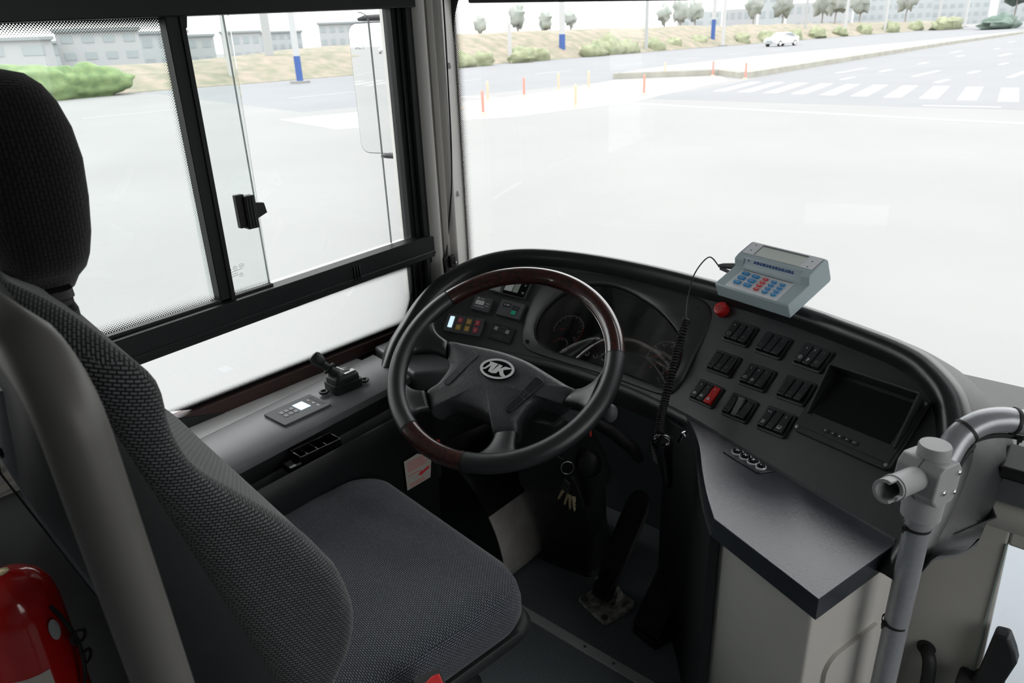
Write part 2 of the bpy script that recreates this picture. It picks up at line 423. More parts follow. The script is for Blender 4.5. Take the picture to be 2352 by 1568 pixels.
# window_1 : driver's side window
w1 = bpy.data.objects.new('window_1', None); C.objects.link(w1); w1.location = (XL, .65, .55); w1['kind'] = 'structure'; w1['label'] = "driver's side window with sliding pane and black frame"
FR[w1] = Matrix.Translation(V(w1.location)).inverted()
mb = MB()
mb.prism([(.0, 1.368), (1.34, 1.402), (1.34, 1.445), (0, 1.445)], -.03, .035, Matrix(((0, 0, 1, XL), (1, 0, 0, 0), (0, 1, 0, 0), (0, 0, 0, 1))))   # header
mb.bx((XL - .03, 1.298, .55), (XL + .012, 1.310, 1.42)); mb.bx((XL - .03, 1.312, .55), (XL + .026, 1.325, 1.42)); mb.bx((XL - .03, 1.327, .75), (XL + .018, 1.345, 1.43))
mb.bx((XL - .03, 1.285, .58), (XL + .004, 1.30, 1.42))
mb.bx((XL - .03, -.02, .70), (XL + .02, .02, 1.43))
YZ = Matrix(((0, 0, 1, XL), (1, 0, 0, 0), (0, 1, 0, 0), (0, 0, 0, 1)))
mb.prism([(.40, .587), (.569, .590), (.700, .550), (1.30, .572), (1.30, .53), (.40, .53)], -.012, .014, YZ)
struct('window_frame', mb, M['winframe'], w1, bevel=.002, label='black window frame')
mb = MB()
mb.prism([(0, .735), (.44, .742), (1.336, .772), (1.336, .828), (1.30, .832), (.44, .806), (0, .795)], .0, .038, YZ)
mb.prism([(0, .742), (1.336, .780), (1.336, .79), (0, .752)], .038, .041, YZ)
mb.prism([(0, .795), (.44, .806), (.845, .815), (.845, .823), (.44, .813), (0, .803)], .0, .018, YZ)
for k in range(3): mb.bx((XL + .036, 1.055 + k * .008, .775), (XL + .043, 1.059 + k * .008, .812))
struct('window_rail', mb, M['winframe'], w1, bevel=.0015, label='sloping black rail across the window')
mb = MB(); mb.prism([(.713, .81), (.747, .81), (.752, 1.39), (.715, 1.39)], -.01, .018, YZ)
mb.prism([(.736, .81), (.747, .81), (.752, 1.39), (.741, 1.39)], .018, .022, YZ)
mb.prism([(.745, 1.365), (.76, 1.366), (.765, 1.39), (.75, 1.39)], -.005, .01, YZ)
struct('window_mullion', mb, M['winframe'], w1, bevel=.0015)
def pane(name, poly, x0, x1, m, parent, label=None):
    mb = MB(); mb.prism(poly, x0 - XL, x1 - XL, YZ)
    o = obj(name, mb, m, parent, smooth=False, uvs=lambda p: (p.y, p.z), label=label)
    o.data.materials.append(M['clearpane'])
    for p in o.data.polygons: p.material_index = 0 if p.normal.x > .5 else 1
    return o
M['clearpane'] = glass_mat('glass_clear')
pane('fixed_pane', [(.0, .80), (.740, .812), (.745, 1.39), (0, 1.38)], XL - .016, XL - .012, glass_mat('glass_fixed_pane', borders=(None, .726, .812, 1.376), width=.026, pitch=.0052, dirt=.10, tint=(.90, .93, .915)), w1, 'dusty fixed pane with dotted border')
pane('sliding_pane', [(.70, .815), (.848, .818), (.858, 1.39), (.71, 1.39)], XL - .004, XL, glass_mat('glass_sliding_pane', borders=(None, None, .82, None), width=.012, pitch=.0046, dirt=.03, tint=(.95, .965, .955)), w1)
pane('front_pane', [(.73, .815), (1.300, .830), (1.300, 1.40), (.74, 1.39)], XL - .016, XL - .012, glass_mat('glass_front_pane', dirt=0), w1)
pane('lower_pane', [(.40, .595), (.569, .600), (.696, .562), (1.285, .584), (1.285, .77), (.40, .745)], XL - .010, XL - .006, glass_mat('glass_lower_pane', borders=(None, 1.279, .60, .747), width=.013, pitch=.0040), w1, 'lower pane with fine dotted border')
mb = MB(); mb.bx((XL - .005, .845, .817), (XL + .001, .8457, 1.39))
obj('pane_edge', mb, M['glassedge'], w1, smooth=False)
mb = MB(); mb.bx((XL - .016, 1.226, .826), (XL - .010, 1.2268, 1.38))
for k in range(8):
    a0 = PI / 2 * k / 8; a1 = PI / 2 * (k + 1) / 8
    mb.tube([(XL - .013, 1.227 - .03 + .03 * math.cos(a0), 1.375 + .03 * math.sin(a0) * .6), (XL - .013, 1.227 - .03 + .03 * math.cos(a1), 1.375 + .03 * math.sin(a1) * .6)], .0009, 5)
obj('pane_edge', mb, M['glassedge'], w1, smooth=False)
# latch of the sliding pane
mb = MB(); mb.bx((XL + .002, .792, .962), (XL + .016, .812, 1.034)); mb.bx((XL + .004, .806, .958), (XL + .024, .832, 1.030))
mb.prism([(.830, 1.012), (.856, 1.008), (.860, .985), (.834, .976)], .006, .018, YZ)
for k in range(3): mb.bx((XL + .022, .809 + k * .007, .960), (XL + .026, .812 + k * .007, 1.028))
obj('pane_latch', mb, M['black'], w1, bevel=.002, label='black latch on the sliding pane')
# etched marks on the sliding pane (small, unreadable in part)
fr = frame((XL + .0015, .772, .872), (0, 1, 0), (0, 0, 1))
mb = strokes([arc((-.018, .003), .0035, 0, 360, 10), arc((-.018, .003), .0025, 0, 360, 8)], .0012, fr)
mb.merge(strokes([arc((-.004, .004), .0045, 0, 360, 14), [(-.007, .006), (-.001, .006)], [(-.007, .003), (-.001, .003)], arc((.012, .006), .006, 0, 360, 14, .0045), [(.008, .006), (.016, .006)], [(.009, .0045), (.015, .0075)],
                  arc((.008, -.014), .0042, 0, 360, 12), [(.006, -.015), (.008, -.011), (.010, -.015)]], .0005, fr))
mb.merge(strokes([[(-.020, -.004), (.012, -.0005)], [(-.017, -.009), (.000, -.0075)], [(-.018, -.014), (.001, -.012)]], .0008, fr))
obj('etched_mark', mb, M['certm'], w1, smooth=False)

# front corner pillar
mb = MB()
prof = [(-1.56, 1.335), (-1.502, 1.335), (-1.488, 1.337), (-1.474, 1.343), (-1.466, 1.352), (-1.464, 1.362), (-1.470, 1.372), (-1.486, 1.378), (-1.492, 1.384), (-1.485, 1.390), (-1.474, 1.390), (-1.468, 1.395), (-1.470, 1.401), (-1.478, 1.404), (-1.479, 1.408), (-1.470, 1.410), (-1.462, 1.413), (-1.459, 1.419), (-1.461, 1.424), (-1.505, 1.505), (-1.52, 1.53), (-1.60, 1.53), (-1.60, 1.335)]
mb.loft([[V((x - (.0) * z, y, z)) for x, y in prof] for z in (.30, .75, 1.1, 1.96)], True, True)
p = struct('trim_4', mb, M['pillar'], label='beige front corner pillar', ang=50)
mb = MB(); mb.bx((-1.494, 1.3785, .31), (-1.4815, 1.390, 1.95)); obj('pillar_seal', mb, M['seal'], p)
for z in (1.262, .925):
    n_ = V((.875, .485, 0)); fr = frame(V((-1.474, 1.447, z)), V((-.485, .875, 0)), (0, 0, 1))
    mb = MB(); mb.lathe(fr.translation, n_, [(.0085, -.004), (.0085, .003), (.006, .007), (.001, .0085)], 16)
    obj('screw_cap', mb, M['white'], p)

# windscreen (window_2)
def wsy(x): return 1.505 + .20 * (1 - (x / 1.505) ** 2) if abs(x) < 1.505 else 1.505
w2 = bpy.data.objects.new('window_2', None); C.objects.link(w2); w2.location = (0, 1.7, .6); w2['kind'] = 'structure'; w2['label'] = 'windscreen above the dashboard'
FR[w2] = Matrix.Translation(V(w2.location)).inverted()
xs = [-1.505 + 3.01 * k / 36 for k in range(37)]
rows = [[V((x, wsy(x) + o, z)) for x in xs] for o, z in ((0, .50), (0, 1.56), (.005, 1.56), (.005, .50), (0, .50))]
M['clearpane2'] = glass_mat('glass_clear_front')
mb = MB(); mb.grid(rows)
obj('windscreen_glass', mb, glass_mat('glass_windscreen', borders=(-1.497, 1.497, None, None), width=.022, pitch=.0052, tint=(.985, .983, .976)), w2, uvs=lambda p: (p.x, p.z), label='windscreen pane with dotted edge')
g2 = bpy.data.objects['windscreen_glass']; g2.data.materials.append(M['clearpane2'])
for k, p in enumerate(g2.data.polygons): p.material_index = 0 if k < 36 else 1
mb = MB()
cor = [(-1.505, 1.60)] + [(-1.502 + .17 - .17 * math.cos(a), 1.318 + .17 * math.sin(a) * 1.25) for a in [PI / 2 * k / 14 for k in range(15)][::-1]] + [(-1.502, .5), (-1.51, .5)]
cor = [(-1.51, 1.60), (-1.27, 1.60)] + cor[1:]
cor2 = [(x, z) for x, z in cor]
mb.prism([(x, z) for x, z in cor2], 0, .004, Matrix(((1, 0, 0, 0), (.31, 0, 1, 1.495 + .31 * 1.505), (0, 1, 0, 0), (0, 0, 0, 1))))
mb.grid([[V((x, wsy(x) - .012, z)) for x in xs] for z in (1.52, 1.62)])
mb.grid([[V((x, wsy(x) - d, z)) for x in xs] for d, z in ((.004, .615), (.012, .615), (.012, .50))])
struct('windscreen_frame', mb, M['winframe'], w2, label='black windscreen surround')
# sun visor above
fr = frame((-1.06, 1.52, 1.484), (1, .10, -.042), (0, 0, 1))
mb = MB(); mb.box((0, 0, 0), (.72, .18, .012), None); mb.xf(fr)
v = obj('sun_visor', mb, M['greybox'], bevel=.004, smooth=False); tag(v, 'dark sun visor board at the top edge of the windscreen', 'sun visor')

# ceiling, floor, other walls (mostly outside the frame, they shape the light)
mb = MB(); mb.bx((XL - .05, -2.6, 1.95), (1.2, 1.75, 2.0)); struct('ceiling', mb, M['ceil'], smooth=False)
mb = MB(); mb.bx((XL - .05, 1.46, 1.62), (1.2, 1.52, 1.96)); struct('wall_front', mb, M['winframe'], smooth=False)
mb = MB(); mb.bx((1.12, -2.6, -.4), (1.17, 1.75, .55)); mb.bx((1.12, -2.6, 1.5), (1.17, 1.75, 1.96)); mb.bx((1.12, -2.6, .55), (1.17, .1, 1.5)); struct('wall_right', mb, M['wallgrey'], smooth=False)
mb = MB(); mb.bx((XL, -2.65, -.4), (1.17, -2.6, 1.96)); struct('wall_back', mb, M['wallgrey'], smooth=False)
mb = MB(); mb.bx((XL, -2.6, -.06), (-.14, 1.62, 0)); mb.bx((-.14, -2.6, -.36), (1.15, 1.30, -.30)); struct('floor', mb, M['floor'], smooth=False)
# front bulkhead below the windscreen, driver's side
mb = MB(); mb.bx((XL, 1.56, -.4), (-.20, 1.62, .52)); struct('wall_footwell', mb, mat('footwell_panel', (.11, .14, .15), .5, noise=.1, nscale=6), smooth=False)
# aluminium strips on the floor
mb = MB(); mb.box((-.885, 1.066, .0025), (.85, .026, .005)); s_ = struct('trim_5', mb, M['alu'], bevel=.001, label='aluminium strip across the floor')
for x in (-1.16, -.76, -.68):
    m2 = MB(); m2.lathe((x, 1.066, .005), (0, 0, 1), [(.004, 0), (.0035, .0012), (.001, .0015)], 10); obj('screw', m2, M['steel'], s_)
fr = frame((-.500, 1.122, .0045), (.62, .78, 0), (-.78, .62, 0))
mb = MB(); mb.box((0, 0, 0), (.15, .026, .006)); mb.xf(fr); s_ = struct('trim_6', mb, M['alu'], label='short aluminium strip beside the cabinet')
m2 = MB(); m2.lathe((-.530, 1.080, .005), (0, 0, 1), [(.004, 0), (.001, .0015)], 10); obj('screw', m2, M['steel'], s_)

# ================================================================ outdoors
mb = MB(); mb.bx((-260, -320, RZ - .3), (120, 520, RZ)); road = struct('road', mb, M['asphalt'], smooth=False, label='wide pale asphalt road')
def flat(polys, z0=RZ, z1=RZ + .004):
    mb = MB()
    for p in polys: mb.prism(p, z0, z1)
    return mb
def strip(x0, y0, x1, y1, wd):
    d = V((x1 - x0, y1 - y0, 0)).normalized(); n = V((-d.y, d.x, 0)) * wd / 2
    return [(x0 - n.x, y0 - n.y), (x1 - n.x, y1 - n.y), (x1 + n.x, y1 + n.y), (x0 + n.x, y0 + n.y)]
obj('asphalt_lane', flat([[(-15.0, 24.2), (40, 22.5), (40, 300), (-10, 300), (-16.6, 120), (-16.2, 60), (-15.4, 36), (-14.6, 30)]], RZ, RZ + .002), M['asphalt2'], road, smooth=False)
obj('asphalt_lane', flat([[(-45.6, 20), (-24, 16), (-21.5, 34), (-23.6, 60), (-20.5, 118), (-22, 300), (-44, 300), (-45.4, 100)]], RZ, RZ + .002), M['asphalt2'], road, smooth=False)
for k in range(12):
    x = -13.5 + 1.09 * k; y = 27.75 - .19 * k
    obj('crosswalk_stripe', flat([strip(x, y, x - .75, y + 5.1, .52)]), M['paint'], road, smooth=False)
obj('stop_line', flat([strip(-17.5, 22.9, 14, 18.3, .30)]), M['paint'], road, smooth=False)
obj('lane_line', flat([strip(-5.5, 24.3, -3.6, 24.4, .28)]), M['paint'], road, smooth=False)
for x0, ln in ((-12.9, [(39, 43.5), (62, 66), (84, 88)]), (-8.9, [(36.8, 41.2), (56, 60)]), (-5.3, [(36.4, 41), (56, 60)]), (-7.2, [(33.2, 35.2), (39, 41), (46, 48), (54, 56), (64, 66)]), (-11.2, [(34.6, 36.4), (40, 42), (47, 49), (56, 58), (68, 70), (84, 86)]), (-1.6, [(33, 36), (42, 45)])):
    for a, b in ln: obj('lane_dash', flat([strip(x0, a, x0 - .02, b, .26)]), M['paint'], road, smooth=False)
obj('hatched_area', flat([[(-15.2, 17.5), (-14.3, 22.5), (-15.0, 27), (-15.8, 33.4), (-18, 37), (-22.0, 33.5), (-20.8, 28), (-20.6, 22), (-22.5, 14), (-18, 13)]], RZ, RZ + .003), M['hatch'], road, smooth=False)
obj('edge_line', flat([strip(-30, 23.5, -20.5, 22.8, .3), strip(-45.6, -60, -46.2, 90, .3)]), M['paint'], road, smooth=False)
for k in range(9): obj('lane_dash', flat([strip(-31, 2 + 9 * k, -31, 6 + 9 * k, .22)]), M['paint'], road, smooth=False)
for k in range(16):   # crossing behind the bus, seen in the outside mirror
    x = -31 + 1.35 * k; obj('crosswalk_stripe', flat([strip(x, -42, x - .5, -36.5, .6)]), M['paint'], road, smooth=False)
for x0 in (-27, -22.5, -18, -13.5):
    for k in range(5): obj('lane_dash', flat([strip(x0, -50 - 9 * k, x0, -54 - 9 * k, .22)]), M['paint'], road, smooth=False)
mb = MB(); mb.prism([(-22.4, 33.8), (-18.2, 37.2), (-16.0, 35.0), (-15.7, 35.6), (-16.1, 46), (-17.0, 79), (-17.2, 122), (-18.4, 122), (-20.0, 90), (-23.4, 55), (-23.6, 42)], RZ, RZ + .27)
med = struct('kerb_island', mb, M['kerbside'], smooth=False, label='long raised kerb island dividing the road')
mb = MB(); mb.prism([(-22.3, 34.1), (-18.2, 37.5), (-16.1, 35.3), (-15.95, 36), (-16.3, 46), (-17.2, 79), (-17.4, 121.6), (-18.3, 121.6), (-19.9, 90), (-23.2, 55), (-23.4, 42)], RZ + .27, RZ + .29)
obj('kerb_top', mb, M['kerb'], med, smooth=False)
# grass bank on the far side
mb = MB(); rows = []
rnd = random.Random(3)
for j in range(14):
    dx = [0, .3, 1.2, 2.4, 3.8, 5.2, 6.6, 8, 9.5, 11, 13, 15, 17, 20][j]; hh = [0, .12, .55, 1.1, 1.65, 2.1, 2.4, 2.55, 2.6, 2.5, 2.1, 1.5, .8, .1][j]
    row = []
    for i in range(76):
        y = -120 + i * 4.6; x0 = -46 + (y - 60) * .012
        k = .42 + .58 * max(0, min(1, (y - 18) / 40)); k = k * (1 - .35 * max(0, min(1, (y - 90) / 120)))
        row.append(V((x0 - dx, y, RZ + .02 + hh * k + (rnd.uniform(-.18, .18) if 2 < j < 13 else 0))))
    rows.append(row)
mb.grid(rows); vg = obj('grass_bank', mb, M['verge']); tag(vg, 'dry brown grass bank along the far side of the road', 'grass', kind='stuff')

def blob(name, c, r, m, parent, seed, sc=(1, 1, 1), n=12, amp=.25):
    rn = random.Random(seed); mb = MB(); mb.sphere((0, 0, 0), 1, n)
    ph = [rn.uniform(0, 6) for _ in range(6)]
    vs = []
    for p in mb.v:
        f = 1 + amp * (math.sin(p.x * 4 + ph[0]) * math.sin(p.y * 5 + ph[1]) + .6 * math.sin(p.z * 7 + ph[2]) * math.sin(p.x * 8 + ph[3]) + .5 * math.sin(p.y * 11 + ph[4]) * math.sin(p.z * 12 + ph[5]))
        vs.append(V((c[0] + p.x * r * sc[0] * f, c[1] + p.y * r * sc[1] * f, c[2] + p.z * r * sc[2] * f)))
    mb.v = vs
    return obj(name, mb, m, parent, ang=80)
def pol(az, d): a = math.radians(az); return (-math.sin(a) * d, math.cos(a) * d)
# hedge and bushes along the bank foot
hx = [(73.0, 47.5, 2.4, 'hedge', 'trimmed green hedge seen between the headrest and the window post', 'hedge'),
      (69.6, 48.8, 2.0, 'hedge', 'green hedge end beside the brown grass bank, left window', 'hedge')]
for az, d, r, mk, lb, nm in hx:
    x, y = pol(az, d); o = blob(nm, (x, y, RZ + .75), r, M[mk], None, int(az * 10), (.45, 1.25, .46), 26, .12); tag(o, lb, nm)
ORD = 'first second third fourth fifth sixth seventh eighth ninth tenth eleventh twelfth thirteenth fourteenth fifteenth sixteenth seventeenth eighteenth'.split()
bl = [(44.6, 64, 1.3), (43.0, 66, 1.2), (40.2, 70, 1.4), (38.9, 73, 1.2), (34.9, 80, 1.6), (33.9, 84, 2.3), (32.6, 86, 1.6), (30.6, 92, 1.6), (29.2, 97, 1.5), (27.6, 103, 1.6), (24.6, 112, 1.6), (23.0, 118, 1.8), (21.2, 127, 1.8), (19.8, 135, 2.2), (18.4, 146, 2.0), (16.9, 158, 2.2), (15.4, 172, 2.6), (13.9, 188, 2.4)]
for i, (az, d, r) in enumerate(bl):
    x, y = pol(az, d); o = blob('bush', (x, y, RZ + .35), r, M['bush'], None, i, (.6, 1.1, .62), 10); tag(o, 'low olive bush, %s from the corner pillar along the grass bank' % ORD[i], 'bush', 'bushes along the grass bank')
# poles
def pole(az, d, h, r, label, blue=0, mat_='pole', sign=False, grp=None):
    x, y = pol(az, d); t = thing('street_pole', label, 'pole', (x, y, RZ), grp)
    mb = MB(); mb.cyl((x, y, RZ + blue), (x, y, RZ + h), r, r * .9, 12); obj('post', mb, M[mat_], t)
    if blue:
        mb = MB(); mb.cyl((x, y, RZ), (x, y, RZ + blue), r * 1.04, n=12); obj('blue_band', mb, M['bluepaint'], t)
    if sign:
        mb = MB(); mb.box((x + .1, y + .1, RZ + h * .82), (.06, .75, .55), Matrix.Rotation(math.radians(-az + 90), 3, 'Z')); obj('sign_plate', mb, M['bluepaint'], t)
    mb = MB(); mb.bx((x - r * 2.2, y - r * 2.2, RZ - .1), (x + r * 2.2, y + r * 2.2, RZ + .15)); obj('pole_foot', mb, M['kerb'], t)
    return t
pole(60.7, 55.5, 6.0, .20, 'slim white pole with a small blue sign, beyond the sliding pane', sign=True)
pole(58.0, 62, 11, .34, 'thick grey pole seen through the side window, tallest there', mat_='polegrey')
pole(56.2, 50.5, 8, .20, 'white pole with blue foot left of the outside mirror', blue=1.6)
pole(41.0, 72, 3.3, .19, 'short white post nearest the corner pillar, by the grass bank')
pole(37.2, 79, 9, .30, 'white pole with blue foot standing second from the corner pillar', blue=2.2)
pole(31.2, 90, 12, .20, 'thin grey pole in the middle of the grass bank', mat_='polegrey')
pole(26.6, 106, 12, .26, 'white pole with blue foot left of the white car', blue=3.2)
pole(25.9, 104, 12, .20, 'plain white pole just left of the white car')
pole(18.1, 150, 12, .24, 'white pole first to the right of the white car', grp=None)
pole(15.7, 170, 12, .24, 'white pole second to the right of the white car')
pole(12.7, 205, 12, .30, 'white pole third to the right of the white car')
pole(11.2, 225, 12, .30, 'farthest white pole at the end of the road')
pole(20.6, 140, 11, .2, 'thin grey pole above the bushes right of the white car', mat_='polegrey')
# trees
def tree(az, d, h, r, label, m='crown', grp=None):
    x, y = pol(az, d); t = thing('tree', label, 'tree', (x, y, RZ), grp)
    mb = MB(); mb.tube([(x, y, RZ - .5), (x + .1, y, RZ + h * .5), (x, y + .1, RZ + h * .85)], [.18, .13, .06], 8)
    for k in range(5):
        a = k * 1.3 + az; mb.tube([(x, y, RZ + h * (.45 + .06 * k)), (x + math.cos(a) * r * .7, y + math.sin(a) * r * .7, RZ + h * (.7 + .05 * k))], [.06, .02], 6)
    obj('trunk', mb, M['twig'], t)
    blob('crown', (x, y, RZ + h * .78), r, M[m], t, int(az * 7 + d), (.8, .8, 1), 10, .35)
g = 'small pale trees beyond the grass bank'
for i_, (az, d, h, r) in enumerate([(43.1, 95, 4.6, .9), (40.4, 110, 6, 1.4), (38.4, 105, 5.0, 1.1), (36.6, 120, 5.5, 1.0), (30.0, 130, 5.8, 1.3), (28.9, 135, 6.4, 1.6), (27.9, 140, 6.4, 1.5), (24.0, 150, 7.4, 2.0), (22.1, 155, 7.8, 2.2), (19.6, 170, 8.2, 2.4), (18.8, 165, 8.0, 2.2), (17.3, 180, 8.0, 2.3), (14.6, 205, 9, 2.6)]):
    tree(az, d, h, r, 'small pale tree beyond the grass bank, %s to the right of the corner pillar' % ORD[i_], grp=g)
tree(8.7, 190, 13, 5.5, 'dark bluish green tree in the top right corner of the view', 'dkcrown')
x, y = pol(9.3, 175); o = blob('hedge', (x, y, RZ + .7), 4.0, M['dkcrown'], None, 5, (.7, 2.2, .42)); tag(o, 'dark low hedge under the dark green tree, top right', 'hedge')
x, y = pol(12.2, 190); o = blob('hedge', (x, y, RZ + .6), 3.5, M['bush'], None, 9, (.7, 2.4, .5)); tag(o, 'long olive hedge at the far end of the road', 'hedge')
# buildings
def building(az, d, wd, dp, h, label, m='bwall', floors=2, cols=4, base=RZ - 1, roof=True):
    x, y = pol(az, d); t = thing('building', label, 'building', Matrix.Translation(V((x, y, base))) @ Matrix.Rotation(math.radians(az), 4, 'Z'))
    mb = MB(); mb.bx((-wd / 2, 0, 0), (wd / 2, dp, h)); obj('wall', mb, M[m], t, world=False, smooth=False)
    if roof:
        mb = MB(); mb.bx((-wd / 2 - .3, -.4, h), (wd / 2 + .3, dp + .3, h + .35)); obj('roof', mb, M['broof'], t, world=False, smooth=False)
    for i in range(cols):
        for j in range(floors):
            cx = -wd / 2 + wd * (i + .5) / cols; cz = h * (j + .55) / floors
            mb = MB(); mb.bx((cx - wd / cols * .27, -.06, cz - h / floors * .22), (cx + wd / cols * .27, .05, cz + h / floors * .22)); obj('window', mb, M['bwin'], t, world=False, smooth=False)
building(74.3, 105, 12, 10, 4.8, 'pale two storey house at the left edge of the view', floors=2, cols=3)
building(70.8, 128, 11, 10, 4.6, 'grey house behind the green hedge', 'bgrey', 2, 3)
building(68.4, 108, 9, 8, 5.6, 'pale house with small roof block above the green hedge', floors=3, cols=4)
building(65.6, 125, 11, 10, 5.4, 'wide grey house left of the window post', 'bgrey', 2, 5)
building(62.9, 140, 7, 10, 5.0, 'pale block just right of the window post', floors=2, cols=3)
building(59.7, 158, 7, 10, 5.6, 'light building behind the slim pole with blue sign', floors=2, cols=4)
building(57.3, 175, 10, 10, 5.6, 'long grey building between the side window poles', 'bgrey', 3, 6)
building(52.3, 160, 12, 10, 6.6, 'white building with rows of windows left of the outside mirror', floors=3, cols=7)
building(27.6, 210, 11, 10, 7, 'grey blue block left of the white car', 'bgrey', 4, 3, roof=False)
building(24.9, 250, 10, 10, 8, 'wide white hall behind the young trees', floors=2, cols=5, roof=False)
building(22.8, 215, 6.5, 12, 26, 'tall grey blue block right above the white car', 'bgrey', 7, 3, roof=False)
building(19.8, 280, 20, 10, 9.5, 'very long white hall right of the tall block', floors=2, cols=8, roof=False)
building(15.4, 300, 24, 12, 11.5, 'long grey building behind the far poles', 'bgrey', 4, 10, roof=False)
building(11.6, 330, 18, 12, 14, 'blue grey building at the far end of the road', 'bgrey', 5, 7, roof=False)
building(8.2, 360, 18, 12, 20, 'grey tower block in the top right corner', 'bgrey', 6, 5, roof=False)
# bollards
BL = ['red bollard in the front row, second from the corner pillar', 'faded orange bollard close behind the second red bollard', 'red bollard in the rear row, left of the pole with the blue foot', 'faded orange bollard in the rear row below the pole with the blue foot', 'faded orange bollard farthest right in the rear row on the painted island',
      'faded orange bollard in the front row, middle of the painted island', 'red bollard farthest right in the front row on the painted island', 'faded orange bollard at the left end of the kerb island', 'short red bollard on the blunt tip of the kerb island', 'red bollard at the corner where the kerb island meets the crosswalk', 'red bollard half hidden by the dotted edge of the windscreen']
for i, (x, y, col) in enumerate([(-16.746, 17.851, 0), (-20.04, 21.668, 1), (-20.063, 23.859, 0), (-20.484, 26.696, 1), (-19.852, 28.055, 1), (-15.194, 20.723, 1), (-15.632, 25.766, 0), (-20.405, 35.643, 1), (-18.2, 36.6, 0), (-15.55, 34.6, 0), (-18.849, 18.911, 0)]):
    t = thing('bollard', BL[i], 'bollard', (x, y, RZ), ['red bollards on the road', 'faded bollards on the road'][col])
    mb = MB(); mb.lathe((x, y, RZ), (0, 0, 1), [(.045, .03), (.045, .66), (.03, .72), (.01, .74)], 10); obj('post', mb, M['boll' if not col else 'boll2'], t)
    mb = MB(); mb.lathe((x, y, RZ), (0, 0, 1), [(.11, 0), (.10, .03), (.05, .06)], 10); obj('base', mb, M['boll2'], t)
# cars
def car(fr, label, grp=None):
    t = thing('car', label, 'car', fr, grp)
    side = [(-2.25, .28), (-2.3, .55), (-2.15, .80), (-1.65, .93), (-.95, 1.0), (-.45, 1.36), (.05, 1.46), (.75, 1.45), (1.35, 1.22), (1.75, 1.03), (2.2, .98), (2.28, .6), (2.2, .28)]
    def sec(x):
        rings = []
        for px, pz in side:
            taper = .86 if pz > 1.1 else 1.0
            rings.append((px, x * taper, pz))
        return rings
    mb = MB(); ks = [-.86, -.80, 0, .80, .86]; rings = []
    for i, k in enumerate(ks):
        f = .94 if abs(k) > .82 else 1
        rings.append([V((px * f, k * (.84 if pz > 1.1 else 1), .28 + (pz - .28) * (.97 if abs(k) > .82 else 1))) for px, pz in side])
    mb.loft(rings); obj('body', mb, M['carw'], t, world=False, bevel=.04)
    mb = MB()
    for s in (-1, 1):
        mb.prism([(-.85, .98), (-.42, 1.32), (.05, 1.40), (.72, 1.39), (1.25, 1.17), (1.45, 1.0)], -.01, .01, Matrix(((1, 0, 0, 0), (0, .10 * s * -1, s, s * (.815 + .09)), (0, 1, 0, 0), (0, 0, 0, 1))))
    obj('side_glass', mb, M['carglass'], t, world=False)
    mb = MB(); mb.loft([[V((-1.0, y, 1.01)) for y in (-.68, .68)], [V((-.47, y * .86, 1.36)) for y in (-.68, .68)]], False); mb.v = [p + V((-.012, 0, .012)) for p in mb.v]
    obj('windscreen', mb, M['carglass'], t, world=False)
    mb = MB(); mb.bx((-2.32, -.38, .42), (-2.24, .38, .68)); obj('grille', mb, M['bwin'], t, world=False)
    for s in (-1, 1):
        mb = MB(); mb.box((-2.12, .64 * s, .70), (.28, .34, .14)); obj('headlamp', mb, M['glassedge'], t, world=False, bevel=.03)
    for x in (-1.42, 1.40):
        for s in (-1, 1):
            mb = MB(); mb.cyl((x, .66 * s, .31), (x, .87 * s, .31), .31, n=20); wv = obj('wheel', mb, M['tyre'], t, world=False, bevel=.02)
            mb = MB(); mb.cyl((x, .86 * s, .31), (x, .885 * s, .31), .19, n=16); obj('hub_cap', mb, M['alu'], wv, world=False)
    return t
car(Matrix.Translation(V((-35.8, 88.5, RZ))) @ Matrix.Rotation(math.radians(78), 4, 'Z'), 'white saloon car driving on the road beyond the kerb island', None)
c2 = car(Matrix.Translation(V((-92, -235, RZ))) @ Matrix.Rotation(math.radians(-92), 4, 'Z'), 'white car on the road behind, seen in the outside mirror left half')
c3 = car(Matrix.Translation(V((-50, -138, RZ))) @ Matrix.Rotation(math.radians(-90), 4, 'Z'), 'pale car on the road behind, nearer one in the outside mirror')

# ================================================================ outside mirror
t = thing('outside_mirror', 'tall outside rear view mirror beyond the side window', 'mirror', (-2.15, 1.8, 1.16))
nn = V((.43, -1.55, -.02)).normalized(); Xm = V((1.55, .43, 0)).normalized()
fr = frame((-2.13, 1.815, 1.165), Xm, (0, 0, 1)); fr = Matrix.Translation(V((0, 0, 0))) @ fr
pl_ = rrect(.34, .445, .035, 6)
mb = MB(); mb.prism(pl_, .004, .006, fr); obj('mirror_glass', mb, M['mirror'], t, smooth=False)
mb = MB(); mb.prism(rrect(.346, .451, .037, 6), -.05, .0038, fr); obj('mirror_housing', mb, M['black'], t, bevel=.004)
for z, dx in ((.236, -.09), (-.234, -.05)):
    mb = MB(); mb.tube([fr @ V((dx - .03, z, .010)), fr @ V((dx, z + .003, .012)), fr @ V((.15, z + .002, .012)), fr @ V((.24, z, .012))], [.005, .010, .012, .012], 10)
    obj('mirror_arm', mb, M['black'], t)
mb = MB(); mb.tube([fr @ V((.24, .236, .01)), fr @ V((.24, -.234, .01))], .011, 10); mb.tube([fr @ V((.24, 0, .01)), V((-1.60, 1.50, 1.2))], .011, 10); obj('bracket', mb, M['black'], t)
